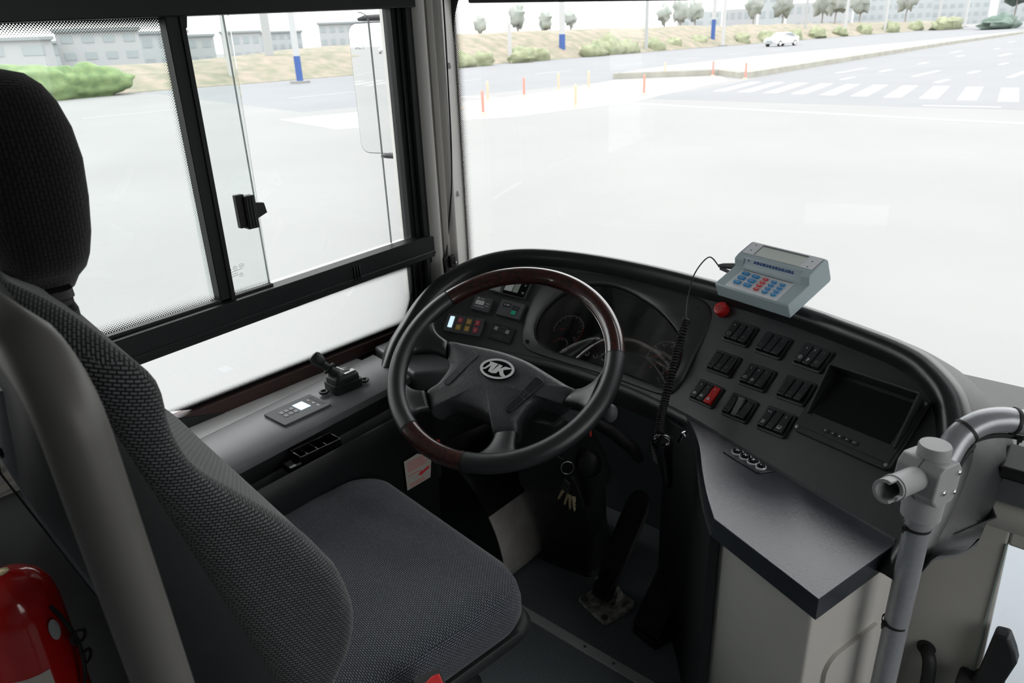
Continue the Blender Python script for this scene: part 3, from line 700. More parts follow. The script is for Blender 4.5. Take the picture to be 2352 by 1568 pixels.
# ================================================================ dashboard surface
_cp = [(-1.5, .96), (-1.42, 1.06), (-1.3, 1.175), (-1.15, 1.24), (-.98, 1.27), (-.8, 1.262), (-.62, 1.223), (-.4, 1.14), (-.14, 1.046), (.02, .988), (.2, .923)]
_pts = []
for i in range(1, len(_cp) - 2):
    p = [V((*_cp[i + k], 0)) for k in (-1, 0, 1, 2)]
    for k in range(20):
        t = k / 20
        _pts.append(.5 * (2 * p[1] + (p[2] - p[0]) * t + (2 * p[0] - 5 * p[1] + 4 * p[2] - p[3]) * t * t + (-p[0] + 3 * p[1] - 3 * p[2] + p[3]) * t ** 3))
_L = [0.0]
for a, b in zip(_pts[:-1], _pts[1:]): _L.append(_L[-1] + (b - a).length)
def Bc(s):
    s = max(0, min(_L[-1], s)); lo, hi = 0, len(_L) - 1
    while hi - lo > 1:
        m = (lo + hi) // 2
        if _L[m] <= s: lo = m
        else: hi = m
    f = (s - _L[lo]) / (_L[hi] - _L[lo]); return _pts[lo].lerp(_pts[hi], f)
TILT = math.radians(43)
def Nd(s):
    d = (Bc(min(s + .02, _L[-1])) - Bc(max(s - .02, 0))).normalized(); return V((-d.y, d.x, 0)), d
def S(s, t, h=0.0):
    b = Bc(s); n, d = Nd(s); c, q = math.cos(TILT), math.sin(TILT)
    return V((b.x + n.x * (t * c - h * q), b.y + n.y * (t * c - h * q), .6 + t * q + h * c))
def Sf(s, t, h=0.0, rot=0.0):
    """local frame on the dash face; X along it, Y up the slope, Z out of it"""
    n, d = Nd(s); Y = n * math.cos(TILT) + V((0, 0, 1)) * math.sin(TILT)
    X = d * math.cos(rot) + Y * math.sin(rot); Y2 = Y * math.cos(rot) - d * math.sin(rot)
    return frame(S(s, t, h), X, Y2)
OUT = [(.055, -.075), (.08, -.01), (.11, .04), (.15, .112), (.178, .155), (.219, .202), (.262, .232), (.32, .250), (.421, .257), (.629, .256), (.773, .256), (.973, .263), (1.124, .263), (1.19, .258), (1.226, .247), (1.262, .228), (1.285, .205), (1.308, .172), (1.322, .143), (1.336, .08), (1.347, 0), (1.350, -.06)]
def tmax(s):
    for a, b in zip(OUT[:-1], OUT[1:]):
        if a[0] <= s <= b[0]: return a[1] + (b[1] - a[1]) * (s - a[0]) / (b[0] - a[0])
    return OUT[-1][1]
dash = thing('dashboard', 'curved black bus dashboard wrapping around the steering wheel', 'dashboard', (-.8, 1.35, .6))
ss = [.10 + (1.346 - .10) * k / 110 for k in range(111)]
mb = MB(); mb.grid([[S(s, max(tmax(s), 0) * j / 12) for s in ss] for j in range(13)])
lowrows = [(0, 0), (-.003, .004), (-.010, .005), (-.018, .002), (-.022, -.006)]
mb.grid([[S(s, t, h) for s in ss] for t, h in lowrows] + [[S(s, -.022, -.006) + Nd(s)[0] * .10 + V((0, 0, -.10)) for s in ss]])
obj('panel_face', mb, M['dash'], dash, ang=60)
# rounded rim (hood) following the outline, then the outer shell
so = smooth_poly(OUT, 5, False); rings = []
prof = [(-.004, -.002), (.000, .004), (.005, .014), (.012, .021), (.022, .025), (.033, .022), (.042, .012), (.048, -.004)]
shell = [(.060, -.035), (.075, -.085), (.080, -.15)]
rows = [[] for _ in range(len(prof) + len(shell) + 1)]
for i, (s, t) in enumerate(so):
    a = so[max(i - 1, 0)]; b = so[min(i + 1, len(so) - 1)]; d = V((b[0] - a[0], b[1] - a[1], 0)).normalized(); n = V((-d.y, d.x, 0))
    for k, (o, h) in enumerate(prof + shell):
        rows[k].append(S(s + n.x * o, t + n.y * o, h))
    q = S(s + n.x * .085, t + n.y * .085, -.2); rows[-1].append(V((q.x, q.y, .40 if s < 1.15 else .40 + .18 * min(1, (s - 1.15) / .12))))
for r in rows:
    for i, p in enumerate(r):
        s_i = so[i][0]
        if s_i > 1.10 and r in rows[len(prof):]: p = r[i] = V((min(p.x, -.075), p.y, max(p.z, .612)))
        if p.y > wsy(p.x) - .03: r[i] = V((p.x, wsy(p.x) - .03, p.z))
        if r[i].x < -1.485: r[i] = V((-1.485, r[i].y, r[i].z))
mb = MB(); mb.grid(rows[:len(prof)]); obj('rim_hood', mb, M['lipm'], dash, ang=70)
mb = MB(); mb.grid(rows[len(prof) - 1:]); obj('outer_shell', mb, M['dash'], dash, ang=60)
# corner cover between the side console and the dash
mb = MB(); mb.prism([(-1.475, 1.100), (-1.38, 1.078), (-1.262, 1.050), (-1.215, 1.10), (-1.18, 1.24), (-1.30, 1.29), (-1.475, 1.32)], .42, .578)
obj('corner_cover', mb, M['console'], dash, bevel=.008, seg=3)
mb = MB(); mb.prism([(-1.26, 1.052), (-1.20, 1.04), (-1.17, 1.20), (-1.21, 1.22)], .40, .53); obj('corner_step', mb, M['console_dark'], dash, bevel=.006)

# ---------------------------------------------------------------- instrument cluster
clu = thing('instrument_cluster', 'speedometer and dial cluster behind the steering wheel', 'instrument cluster', Sf(.61, .12))
seam = [(.400, .016), (.382, .045), (.373, .09), (.373, .137), (.380, .185), (.402, .225), (.456, .246), (.53, .252), (.605, .252), (.70, .253), (.751, .249), (.783, .228), (.797, .185), (.806, .13), (.815, .075), (.816, .043), (.806, .020), (.78, .010), (.70, .006), (.60, .003), (.52, .002), (.45, .006)]
opening = [(.425, .040), (.411, .067), (.411, .095), (.424, .127), (.452, .166), (.490, .196), (.527, .208), (.563, .212), (.610, .207), (.658, .194), (.705, .178), (.748, .156), (.778, .133), (.796, .103), (.804, .070), (.800, .040), (.785, .026), (.74, .022), (.66, .020), (.58, .018), (.51, .018), (.455, .025)]
cen = (.612, .105)
def radial(pl, n=96):
    """resample closed outline by angle about cen"""
    P = smooth_poly(pl, 8); out = []
    for k in range(n):
        a = 2 * PI * k / n; d = (math.cos(a), math.sin(a)); best = None
        for i in range(len(P)):
            p, q = P[i], P[(i + 1) % len(P)]
            ex, ey = q[0] - p[0], q[1] - p[1]; det = d[0] * (-ey) + d[1] * ex
            if abs(det) < 1e-12: continue
            rx, ry = p[0] - cen[0], p[1] - cen[1]
            u = (rx * (-ey) + ry * ex) / det; w_ = (d[0] * ry - d[1] * rx) / det
            if u > 0 and -1e-6 <= w_ <= 1 + 1e-6: best = u if best is None else max(best, u)
        out.append((cen[0] + d[0] * best, cen[1] + d[1] * best))
    return out
R0, R1 = radial(seam), radial(opening)
def hb(p): return .010 + .028 * max(0, min(1, (p[1] - .02) / .19))
def lp(a, b, f): return (a[0] + (b[0] - a[0]) * f, a[1] + (b[1] - a[1]) * f)
mb = MB(); n_ = len(R0)
rings = []
rings.append([S(*lp(p, q, -.02), -.001) for p, q in zip(R0, R1)])
rings.append([S(*p, .001) for p in R0])
rings.append([S(*lp(p, q, .06), .0055) for p, q in zip(R0, R1)])
for f in (.3, .6, .85): rings.append([S(*lp(p, q, f), .0055 + (hb(q) - .0055) * f ** 1.6) for p, q in zip(R0, R1)])
rings.append([S(*lp(p, q, .97), hb(q) + .0005) for p, q in zip(R0, R1)])
rings.append([S(*q, hb(q) - .003) for p, q in zip(R0, R1)])
mb.loft(rings, True, False); obj('bezel', mb, M['dash'], clu, ang=50)
mb = MB()
rings = [[S(*q, hb(q) - .003) for q in R1], [S(*lp(q, cen, .03), .010) for q in R1], [S(*lp(q, cen, .05), .002) for q in R1]]
mb.loft(rings, True, False); obj('inner_hood', mb, M['black'], clu, ang=60)
mb = MB(); mb.loft([[S(*lp(q, cen, f), .0022) for q in R1] for f in (.02, .3, .6, .97)], True, True); obj('dial_plate', mb, M['gauge'], clu)
mb = MB(); mb.loft([[S(*lp(q, cen, f), .0085 + .11 * (lp(q, cen, f)[1] - .02)) for q in R1] for f in (.03, .3, .6, .97)], True, True)
cg = glass_mat('cluster_window', tint=(1, 1, 1), refl=2.5, rough=.03, dirt=.18)
obj('clear_cover', mb, cg, clu)
def dial(c, r, a0, a1, red, ticks, nums, needle, rx=1.0, wd=.0013):
    fr = Sf(c[0], c[1], .0036); lines = [arc((0, 0), r, a0, red if red is not None else a1, 24)]
    for k in range(ticks + 1):
        a = math.radians(a0 + (a1 - a0) * k / ticks); l = .16 if k % 2 == 0 else .09
        lines.append([(math.cos(a) * r, math.sin(a) * r), (math.cos(a) * r * (1 - l), math.sin(a) * r * (1 - l))])
    g_ = obj('dial_scale', strokes(lines, wd, fr), M['bright'], clu, smooth=False)
    if red is not None:
        obj('red_band', strokes([arc((0, 0), r * .98, red, a1, 14)], wd * 1.7, fr, .0005), M['markred'], g_, smooth=False)
    if nums:
        tm = MB()
        for k, s_ in nums:
            a = math.radians(a0 + (a1 - a0) * k); tm.merge(text_mb(s_, r * .24, fr @ Matrix.Translation(V((math.cos(a) * r * .74, math.sin(a) * r * .74, 0)))))
        obj('dial_numbers', tm, M['bright'], g_, smooth=False)
    if needle is not None:
        a = math.radians(needle); nb = MB(); d = V((math.cos(a), math.sin(a), 0)); e_ = V((-d.y, d.x, 0)) * r * .055
        nb.add([fr @ (p_) for p_ in (d * r * .90 + V((0, 0, .003)), d * r * .2 + e_ + V((0, 0, .003)), d * r * .2 - e_ + V((0, 0, .003)), d * r * .2 + V((0, 0, .004)))], [(0, 1, 3), (0, 3, 2), (0, 2, 1), (1, 2, 3)])
        obj('needle', nb, M['needle'], g_)
        hbm = MB(); hbm.lathe(fr @ V((0, 0, .001)), (fr.to_3x3() @ V((0, 0, 1))), [(r * .17, 0), (r * .16, .004), (.001, .005)], 16); obj('needle_hub', hbm, M['black'], g_)
dial((.745, .090), .041, 200, -45, 35, 20, [(.0, '0'), (.17, '20'), (.33, '40'), (.5, '60'), (.66, '80'), (.83, '100'), (.98, '120')], 198, wd=.0026)
dial((.490, .086), .040, 195, -40, 15, 20, [(.83, '30'), (.98, '40')], 190, wd=.0020)
dial((.748, .052), .021, 160, 12, None, 8, [(.5, '0.5'), (.95, '1')], None, wd=.0020)
dial((.486, .042), .020, 160, 12, None, 8, [(.5, '0.5'), (.95, '1')], None, wd=.0012)
for c, r in (((.748, .052), .0212), ((.486, .042), .0202)):
    obj('red_band', strokes([arc((0, 0), r, 168, 80, 12)], .0022, Sf(*c, .0040)), M['markred'], clu, smooth=False)
obj('dial_scale', strokes([arc((0, 0), .020, 70, 30, 6)], .0012, Sf(.752, .024, .0036)), M['mark'], clu, smooth=False)
for s, t in ((.569, .038), (.592, .038), (.615, .039)):
    fr = Sf(s, t, .006); mb = MB(); mb.lathe(fr.translation, fr.to_3x3() @ V((0, 0, 1)), [(.0042, -.004), (.0042, .008), (.003, .0095), (.0025, .006), (.0005, .006)], 14)
    k_ = obj('trip_knob', mb, M['black'], clu); obj('knob_ring', strokes([arc((0, 0), .0050, 0, 360, 18)], .0008, Sf(s, t, .0105)), M['mark'], k_, smooth=False)
obj('warning_symbol', strokes([arc((0, 0), .0036, 0, 360, 12), [(-.0055, -.002), (-.0055, .002)], [(.0055, -.002), (.0055, .002)]], .0006, Sf(.723, .044, .0036)), M['mark'], clu, smooth=False)
obj('warning_symbol', strokes([arc((0, 0), .0036, 0, 360, 12), [(-.0055, -.002), (-.0055, .002)], [(.0055, -.002), (.0055, .002)]], .0006, Sf(.503, .033, .0036)), M['mark'], clu, smooth=False)
# centre display window
mb = MB(); mb.prism([(-.045, -.02), (.05, -.02), (.062, .03), (.05, .055), (-.02, .055), (-.05, .02)], 0, .001, Sf(.60, .085, .0030)); obj('centre_display', mb, M['screen'], clu, smooth=False)
for s, t in ((.400, .033), (.756, .222), (.806, .052)):
    fr = Sf(s, t, .008); mb = MB(); mb.lathe(fr.translation, fr.to_3x3() @ V((0, 0, 1)), [(.0048, -.004), (.0048, .0012), (.003, .0012), (.002, -.001), (.0003, -.001)], 14); obj('screw', mb, M['deep'], clu)

# ---------------------------------------------------------------- rocker switch banks
def rocker_mb(sign=1):
    mb = MB(); w_ = .0158; L_ = .0405
    pr = [(-.5, -.002), (-.5, .0088), (-.46, .0098), (-.1, .0066), (.12, .0055), (.46, .0042), (.5, .0035), (.5, -.002)]
    pr = [(y * L_, z) for y, z in pr]
    if sign < 0: pr = [(-y, z) for y, z in reversed(pr)]
    xs_ = [(-w_ / 2, .0), (-w_ / 2 + .0012, 1), (w_ / 2 - .0012, 1), (w_ / 2, .0)]
    rings = [[V((x, y, z - (0 if k else .0012 * (z > 0)))) for y, z in pr] for x, k in xs_]
    mb.loft(rings); return mb
def sym(kind):
    s = .0048; c0 = (0, -.0105)
    def P(*pts): return [(c0[0] + x * s, c0[1] + y * s) for x, y in pts]
    a = lambda r, a0, a1, cx=0, cy=0: [(c0[0] + s * cx + s * r * math.cos(math.radians(a0 + (a1 - a0) * k / 10)), c0[1] + s * cy + s * r * math.sin(math.radians(a0 + (a1 - a0) * k / 10))) for k in range(11)]
    D = {
        'ring': [a(.75, 0, 360)],
        'wheel': [a(.8, 30, 330), P((0, 0), (.8, .5)), P((-.3, -.3), (.3, .3)), P((-.3, .3), (.1, -.2))],
        'lamp': [P((-.8, .5), (.8, .5)), P((-.5, .2), (.5, .2)), P((-.5, .2), (0, -.6), (.5, .2)), P((-.8, -.1), (-.5, -.6))],
        'beam': [P((-.8, .6), (.3, .6), (.5, .1), (.5, -.7)), P((-.8, .2), (-.4, -.1))],
        'cross': [P((-.8, .7), (.8, .7)), P((-.7, -.7), (-.1, 0), (-.7, .4)), P((.7, -.7), (.1, 0), (.7, .4)), P((-.4, 0), (.4, 0))],
        'down': [P((-.8, .6), (.8, .6)), P((-.4, .5), (-.4, .1), (0, -.5), (.4, .1), (.4, .5))],
        'bolt': [P((.2, .9), (-.5, 0), (.1, 0), (-.2, -.9), (.6, .2), (0, .2), (.2, .9))],
        'boltring': [a(.9, 0, 360), P((.15, .5), (-.3, 0), (.3, 0), (-.1, -.5))],
        'fan': [a(.85, 0, 360), P((-.4, -.4), (.4, .4)), P((-.4, .4), (.4, -.4)), a(.3, 0, 360)],
        'dome': [a(.8, 0, 180), P((-.8, 0), (-.8, -.3), (.8, -.3), (.8, 0)), P((0, .3), (0, -.6))],
        'lock': [P((-.6, -.7), (-.6, .1), (.6, .1), (.6, -.7), (-.6, -.7)), a(.4, 0, 180, 0, .1), P((0, -.1), (0, -.5))],
        'fog': [P((-.7, .6), (.1, .6), (.1, -.6), (-.7, -.6), (-.7, .6)), P((-.5, .25), (0, .25)), P((-.5, -.15), (0, -.15)), P((.3, .3), (.9, .1)), P((.3, -.2), (.9, -.4))],
        'tri': [P((0, .8), (-.9, -.6), (.9, -.6), (0, .8)), P((0, .3), (-.4, -.35), (.4, -.35), (0, .3))],
        'park': [a(.4, 90, 270, -.35), P((-.35, .4), (-.35, -.4)), a(.4, 90, -90, .35), P((.35, .4), (.35, -.4)), P((-1.1, 0), (-.8, 0)), P((.8, 0), (1.1, 0))],
        'dash': [P((-.5, 0), (.5, 0))],
        'flag': [P((-.6, -.6), (-.6, .6), (-.1, .6)), P((.1, .1), (.6, -.6))],
        'heat': [P((-.8, -.7), (.8, -.7)), P((-.5, -.4), (-.3, 0), (-.6, .3), (-.4, .8)), P((0, -.4), (.2, 0), (-.1, .3), (.1, .8)), P((.5, -.4), (.7, 0), (.4, .3), (.6, .8))],
        'monitor': [P((-.8, -.5), (-.8, .6), (.8, .6), (.8, -.5), (-.8, -.5)), P((-.6, -.2), (.6, -.2)), P((-.5, -.8), (.5, -.8))],
        'oval': [a(.7, 0, 360), P((-.3, .2), (.4, -.2))],
    }
    return D.get(kind, [])
banks = [
    ((.835, .898, .177, .228), ['ring', 'wheel', 'lamp'], [1, 1, 1], 'three rocker switch block, top row, nearest the red alarm button', 3),
    ((.907, .976, .182, .230), ['oval', 'dash', 'oval'], [1, 1, 1], 'three rocker switch block, top row, below the keypad terminal', 4),
    ((.996, 1.066, .191, .239), ['boltring', 'bolt', 'fan'], [1, 1, 1], 'three rocker switch block with lightning symbol, top row above the monitor', 4),
    ((.843, .907, .103, .154), ['beam', 'cross', 'down'], [1, 1, 1], 'three rocker switch block, middle row, next to the dial cluster', 4),
    ((.922, .992, .107, .158), ['dome', 'lock', 'A/C'], [1, 1, 1], 'three rocker switch block marked A/C, centre of the nine', 6),
    ((1.012, 1.078, .118, .168), ['OPEN', 'ENG', 'LOCK'], [1, 1, 1], 'three rocker switch block, middle row, beside the monitor hood', 7),
    ((.850, .917, .031, .081), ['fog', 'fog', 'tri'], [1, 1, 1], 'three rocker switch block with one red hazard rocker', 3),
    ((.934, 1.002, .037, .087), ['park', 'dash', 'flag'], [1, -1, 1], 'three rocker switch block, bottom row, right of the red hazard rocker', 6),
    ((1.019, 1.087, .049, .097), ['heat', 'dash', 'monitor'], [1, 1, 1], 'three rocker switch block with white monitor symbol, beside the monitor foot', 7)]
proto = {}
def rocker(root, x, kind, sign, red=False):
    m_ = 'red' if red else 'rocker'; key = (sign, m_)
    if key not in proto:
        o = obj('rocker', rocker_mb(sign), M[m_], root, world=False, bevel=.0008, label='red hazard rocker' if red else None); proto[key] = o
    else:
        o = proto[key].copy(); C.objects.link(o); o.parent = root
    o.location = (x, .0005, .0035)
    fr = Matrix.Identity(4)
    bright = kind in ('bolt', 'monitor', 'ring', 'tri')
    slope = Matrix.Translation(V((0, 0, .0098))) @ Matrix.Rotation(0, 4, 'X')
    if sign > 0: fr = Matrix.Translation(V((0, -.0105, .0083))) @ Matrix.Rotation(math.radians(-10), 4, 'X') @ Matrix.Translation(V((0, .0105, 0)))
    else: fr = Matrix.Translation(V((0, -.0105, .0052))) @ Matrix.Rotation(math.radians(4), 4, 'X') @ Matrix.Translation(V((0, .0105, 0)))
    if kind in ('A/C', 'OPEN', 'ENG', 'LOCK'):
        mb = text_mb(kind, .0058 if kind == 'A/C' else .0040, fr @ Matrix.Translation(V((0, -.0105, .0002))))
    else: mb = strokes(sym(kind), .0007, fr, .0004)
    tickf = Matrix.Translation(V((0, .0125, .0049 if sign > 0 else .0082))) @ Matrix.Rotation(math.radians(-3 if sign > 0 else 8), 4, 'X')
    if kind in ('heat', 'fan'): mb.merge(strokes([[(-.0022, -.0015), (-.0022, .0015)], [(.0022, -.0015), (.0022, .0015)]], .0009, tickf, .0008))
    else: mb.merge(strokes([[(0, -.0016), (0, .0016)]], .0010, tickf, .0008))
    g_ = obj('switch_symbol', mb, M['mark'] if bright or red or kind in ('fog', 'heat', 'lock', 'dome', 'boltring') else M['markdim'], o, world=False, smooth=False)
    return o
for (s0, s1, t0, t1), kinds, signs, lab, deg in banks:
    fr = Sf((s0 + s1) / 2, (t0 + t1) / 2, .0, math.radians(deg))
    t = thing('switch_block', lab, 'switch', fr, 'rocker switch blocks on the dashboard')
    mb = MB(); W_, H_ = .0655, .0505
    o1 = rrect(W_, H_, .005, 4); o2 = rrect(W_ - .005, H_ - .004, .0035, 4); o3 = rrect(W_ - .0095, H_ - .0075, .002, 4)
    mb.loft([[V((x, y, -.004)) for x, y in o1], [V((x, y, .0035)) for x, y in o1], [V((x, y, .0048)) for x, y in o2], [V((x, y, .0044)) for x, y in o3], [V((x, y, .0008)) for x, y in o3]])
    obj('switch_frame', mb, M['bank'], t, world=False, ang=50)
    for k in range(3): rocker(t, (-1 + k) * .0182, kinds[k], signs[k], kinds[k] == 'tri')

# ---------------------------------------------------------------- red alarm button
fr = Sf(.803, .2385); t = thing('alarm_button', 'round red alarm button below the keypad terminal', 'button', fr)
mb = MB(); mb.lathe((0, 0, 0), (0, 0, 1), [(.0155, -.003), (.0155, .012), (.0145, .0145), (.012, .0155), (.004, .0155), (.0035, .0140), (.0003, .0140)], 26); obj('button_cap', mb, M['red'], t, world=False)
obj('button_print', strokes([arc((0, 0), .0105, 200 + 60 * 0, 250), arc((0, 0), .0105, 20, 75), arc((0, 0), .008, 110, 160), arc((0, 0), .008, 290, 340), arc((0, 0), .0058, 20, 60), arc((0, 0), .0058, 200, 250), arc((0, 0), .0026, 0, 360)], .0006, Matrix.Translation(V((0, 0, .0158)))), M['paper'], t, world=False, smooth=False)

# ---------------------------------------------------------------- left hand modules
def plate(name, label, cat, s, t_, w_, h_, rot, th, m):
    fr = Sf(s, t_, .0, math.radians(rot)); t = thing(name, label, cat, fr)
    mb = MB(); mb.prism(rrect(w_, h_, .002, 3), -.002, th, None); obj('casing', mb, M[m], t, world=False, bevel=.0012)
    return t
t = plate('button_block', 'indicator block with lit strip and amber and red squares', 'button block', .224, .0565, .102, .050, -6, .009, 'greybox')
mb = MB(); mb.prism(rrect(.012, .032, .001, 3, (-.036, .002)), .009, .0100, None); obj('lit_strip', mb, M['litblue'], t, world=False, smooth=False)
for i, x in enumerate((-.012, .012, .036)):
    for j, y in enumerate((.010, -.010)):
        col = [['pink', 'yellow'], ['yellow', 'yellow'], ['pink', 'pink']][i][j]
        mb = MB(); mb.prism(rrect(.013, .0145, .001, 3, (x, y)), .009, .0108, None); b_ = obj('square_button', mb, M[col], t, world=False, bevel=.0005)
        obj('button_print', strokes([[(x - .003, y + .002), (x + .003, y + .002)], [(x - .003, y - .002), (x + .003, y - .002)], [(x, y + .003), (x, y - .003)]], .0007, Matrix.Translation(V((0, 0, .0109)))), M['lcd'], b_, world=False, smooth=False)
for x in (-.024, 0, .024):
    mb = MB(); mb.bx((x - .0004, -.024, .0088), (x + .0004, .024, .0096)); obj('divider', mb, M['black'], t, world=False, smooth=False)
t = plate('hour_meter', 'small grey panel meter with pale display, upper left of the dashboard', 'meter', .256, .120, .051, .040, -9, .009, 'greybox')
mb = MB(); mb.prism(rrect(.024, .012, .0008, 2, (-.006, .002)), .009, .0096, None); obj('display', mb, M['lcd'], t, world=False, smooth=False)
obj('panel_print', strokes([[(-.018, -.0095), (.010, -.0095)], [(-.008, .0135), (.003, .0135)], [(.012, .003), (.021, .003)], [(.012, -.004), (.021, -.004)]], .0016, Matrix.Translation(V((0, 0, .0092)))), M['mark'], t, world=False, smooth=False)
obj('maker_mark', strokes([arc((-.014, .0135), .0026, 0, 360), [(-.016, .012), (-.014, .0155), (-.012, .012)]], .0010, Matrix.Translation(V((0, 0, .0092)))), M['mark'], t, world=False, smooth=False)
t = plate('digital_clock', 'grey clock module with digital figures and green button', 'clock', .331, .113, .068, .044, -7, .009, 'greybox')
mb = MB(); mb.prism(rrect(.020, .011, .0006, 2, (-.014, .009)), .009, .0094, None); d_ = obj('display', mb, M['screen'], t, world=False, smooth=False)
obj('display_figures', text_mb('0:00', .0095, Matrix.Translation(V((-.014, .009, .0094)))), M['mark'], d_, world=False, smooth=False)
mb = MB(); mb.prism(rrect(.0125, .011, .0008, 2, (.012, -.008)), .009, .0106, None); obj('green_button', mb, M['green'], t, world=False, bevel=.0004)
mb = MB()
for x in (.006, .013, .020):
    for y in (.009, .002): mb.prism(rrect(.0045, .0045, .0005, 2, (x, y)), .009, .0098)
obj('small_button', mb, M['black'], t, world=False, smooth=False)
obj('panel_print', strokes([[(-.028, -.006), (-.006, -.006)], [(-.028, -.011), (-.010, -.011)]], .0011, Matrix.Translation(V((0, 0, .0092)))), M['markdim'], t, world=False, smooth=False)
t = plate('climate_display', 'black heating control with pale square display, partly behind the wheel rim', 'display', .313, .181, .105, .056, -8, .009, 'greybox')
mb = MB(); mb.prism([(-.012, -.026), (.050, -.026), (.050, .026), (-.020, .026)], .009, .0096, None); obj('front_glass', mb, M['gloss'], t, world=False, smooth=False)
mb = MB(); mb.prism(rrect(.022, .034, .001, 2, (-.001, .000)), .0096, .0102, None); obj('display', mb, M['lcd'], t, world=False, smooth=False)
mb = MB(); mb.prism(rrect(.016, .034, .001, 2, (.020, .000)), .0096, .0102, None); obj('display', mb, M['lcdgreen'], t, world=False, smooth=False)
mb = MB(); mb.prism([(-.050, -.026), (-.020, -.026), (-.028, .026), (-.050, .026)], .009, .0106, None); obj('side_trim', mb, M['clampm'], t, world=False, smooth=False)
obj('panel_print', strokes([arc((.0195, -.012), .0028, 0, 360), arc((.042, .008), .0018, 0, 360), arc((.043, -.014), .0022, 0, 360), [(.038, -.012), (.0385, -.012)]], .0012, Matrix.Translation(V((0, 0, .0104)))), M['mark'], t, world=False, smooth=False)
t = plate('indicator_panel', 'thin dark panel with two white squares, lowest on the dash beside the dial cluster', 'panel', .325, .046, .066, .043, -8, .004, 'black')
mb = MB()
for x, y in ((-.020, .009), (.014, .007)):
    mb.prism(rrect(.0095, .0095, .0004, 2, (x, y)), .004, .0044, None)
w_ = obj('white_square', mb, M['mark'], t, world=False, smooth=False)
obj('panel_print', strokes([[(x + dx, y - .005), (x + dx, y + .005)] for x, y in ((-.020, .009), (.014, .007)) for dx in (-.0015, .0015)] + [[(x - .004, y), (x + .004, y)] for x, y in ((-.020, .009), (.014, .007))], .0006, Matrix.Translation(V((0, 0, .0047)))), M['black'], w_, world=False, smooth=False)
obj('panel_print', strokes([[(-.006 + .004 * k, .003), (-.006 + .004 * k, .010)] for k in range(4)] + [[(-.012, -.008), (.008, -.008)], [(-.020, -.013), (.004, -.013)], [(-.010, .016), (.010, .016)]], .0008, Matrix.Translation(V((0, 0, .0043)))), M['markdim'], t, world=False, smooth=False)

# ---------------------------------------------------------------- monitor with hood
fr = Sf(1.182, .148, .0, math.radians(3.6)); t = thing('monitor', 'black flush monitor with sun hood on the right of the dashboard', 'monitor', fr)
mb = MB(); mb.prism(rrect(.186, .136, .010, 4, (0, -.0)), -.004, .009, None); obj('monitor_frame', mb, M['black'], t, world=False, bevel=.003)
mb = MB(); mb.prism(rrect(.170, .118, .002, 2, (.002, .002)), .009, .0105, None); obj('front_plate', mb, M['black'], t, world=False, bevel=.0008)
mb = MB(); mb.prism(rrect(.142, .080, .001, 2, (.002, .014)), .0105, .011, None); obj('screen', mb, M['screen'], t, world=False, smooth=False)
# hood: three thin walls standing off the frame
mb = MB(); hx0, hx1, hy0, hy1 = -.080, .083, -.030, .062
for a_, b_ in (((hx0, hy0), (hx0, hy1)), ((hx0, hy1), (hx1, hy1)), ((hx1, hy1), (hx1, hy0))):
    n_ = V((b_[0] - a_[0], b_[1] - a_[1], 0)).normalized(); q_ = V((-n_.y, n_.x, 0)) * .0016
    z0 = .040 if a_[1] == hy1 else .016; z1 = .040 if b_[1] == hy1 else .016
    A_, B_ = V((*a_, 0)), V((*b_, 0))
    vs = []
    for o_ in (q_, -q_): vs += [A_ + o_ + V((0, 0, .009)), B_ + o_ + V((0, 0, .009)), B_ + o_ + V((0, 0, z1)), A_ + o_ + V((0, 0, z0))]
    mb.add(vs, [(0, 1, 2, 3), (7, 6, 5, 4), (0, 4, 5, 1), (1, 5, 6, 2), (2, 6, 7, 3), (3, 7, 4, 0)])
obj('sun_hood', mb, M['black'], t, world=False, bevel=.0006)
for i, x in enumerate((-.034, -.020, -.006, .008, .022)):
    mb = MB(); mb.prism(rrect(.0105, .0065, .001, 2, (x, -.047)), .0105, .0125, None); b_ = obj('monitor_button', mb, M['rocker'], t, world=False, bevel=.0005)
    q = Matrix.Translation(V((x, -.047, .0127)))
    if i == 0: g_ = strokes([arc((0, 0), .0014, 0, 360, 10)], .0006, q)
    elif i in (1, 3):
        d = -1 if i == 1 else 1; g_ = MB(); g_.add([q @ V((-.0014 * d, -.0014, .0002)), q @ V((.0016 * d, 0, .0002)), q @ V((-.0014 * d, .0014, .0002))], [(0, 1, 2) if d > 0 else (0, 2, 1)])
    elif i == 2: g_ = strokes([[(-.0012, y) for y in ()] or [(-.0013, .0008), (.0013, .0008)], [(-.0013, -.0008), (.0013, -.0008)]], .0010, q)
    else: g_ = text_mb('AV', .0042, q)
    obj('button_symbol', g_, M['mark'], b_, world=False, smooth=False)
for x, y in ((-.085, -.060), (.085, -.060), (.086, .060)):
    mb = MB(); mb.lathe((x, y, .009), (0, 0, 1), [(.0036, -.001), (.0034, .0014), (.0006, .0018)], 14); obj('screw', mb, M['steel'], t, world=False)

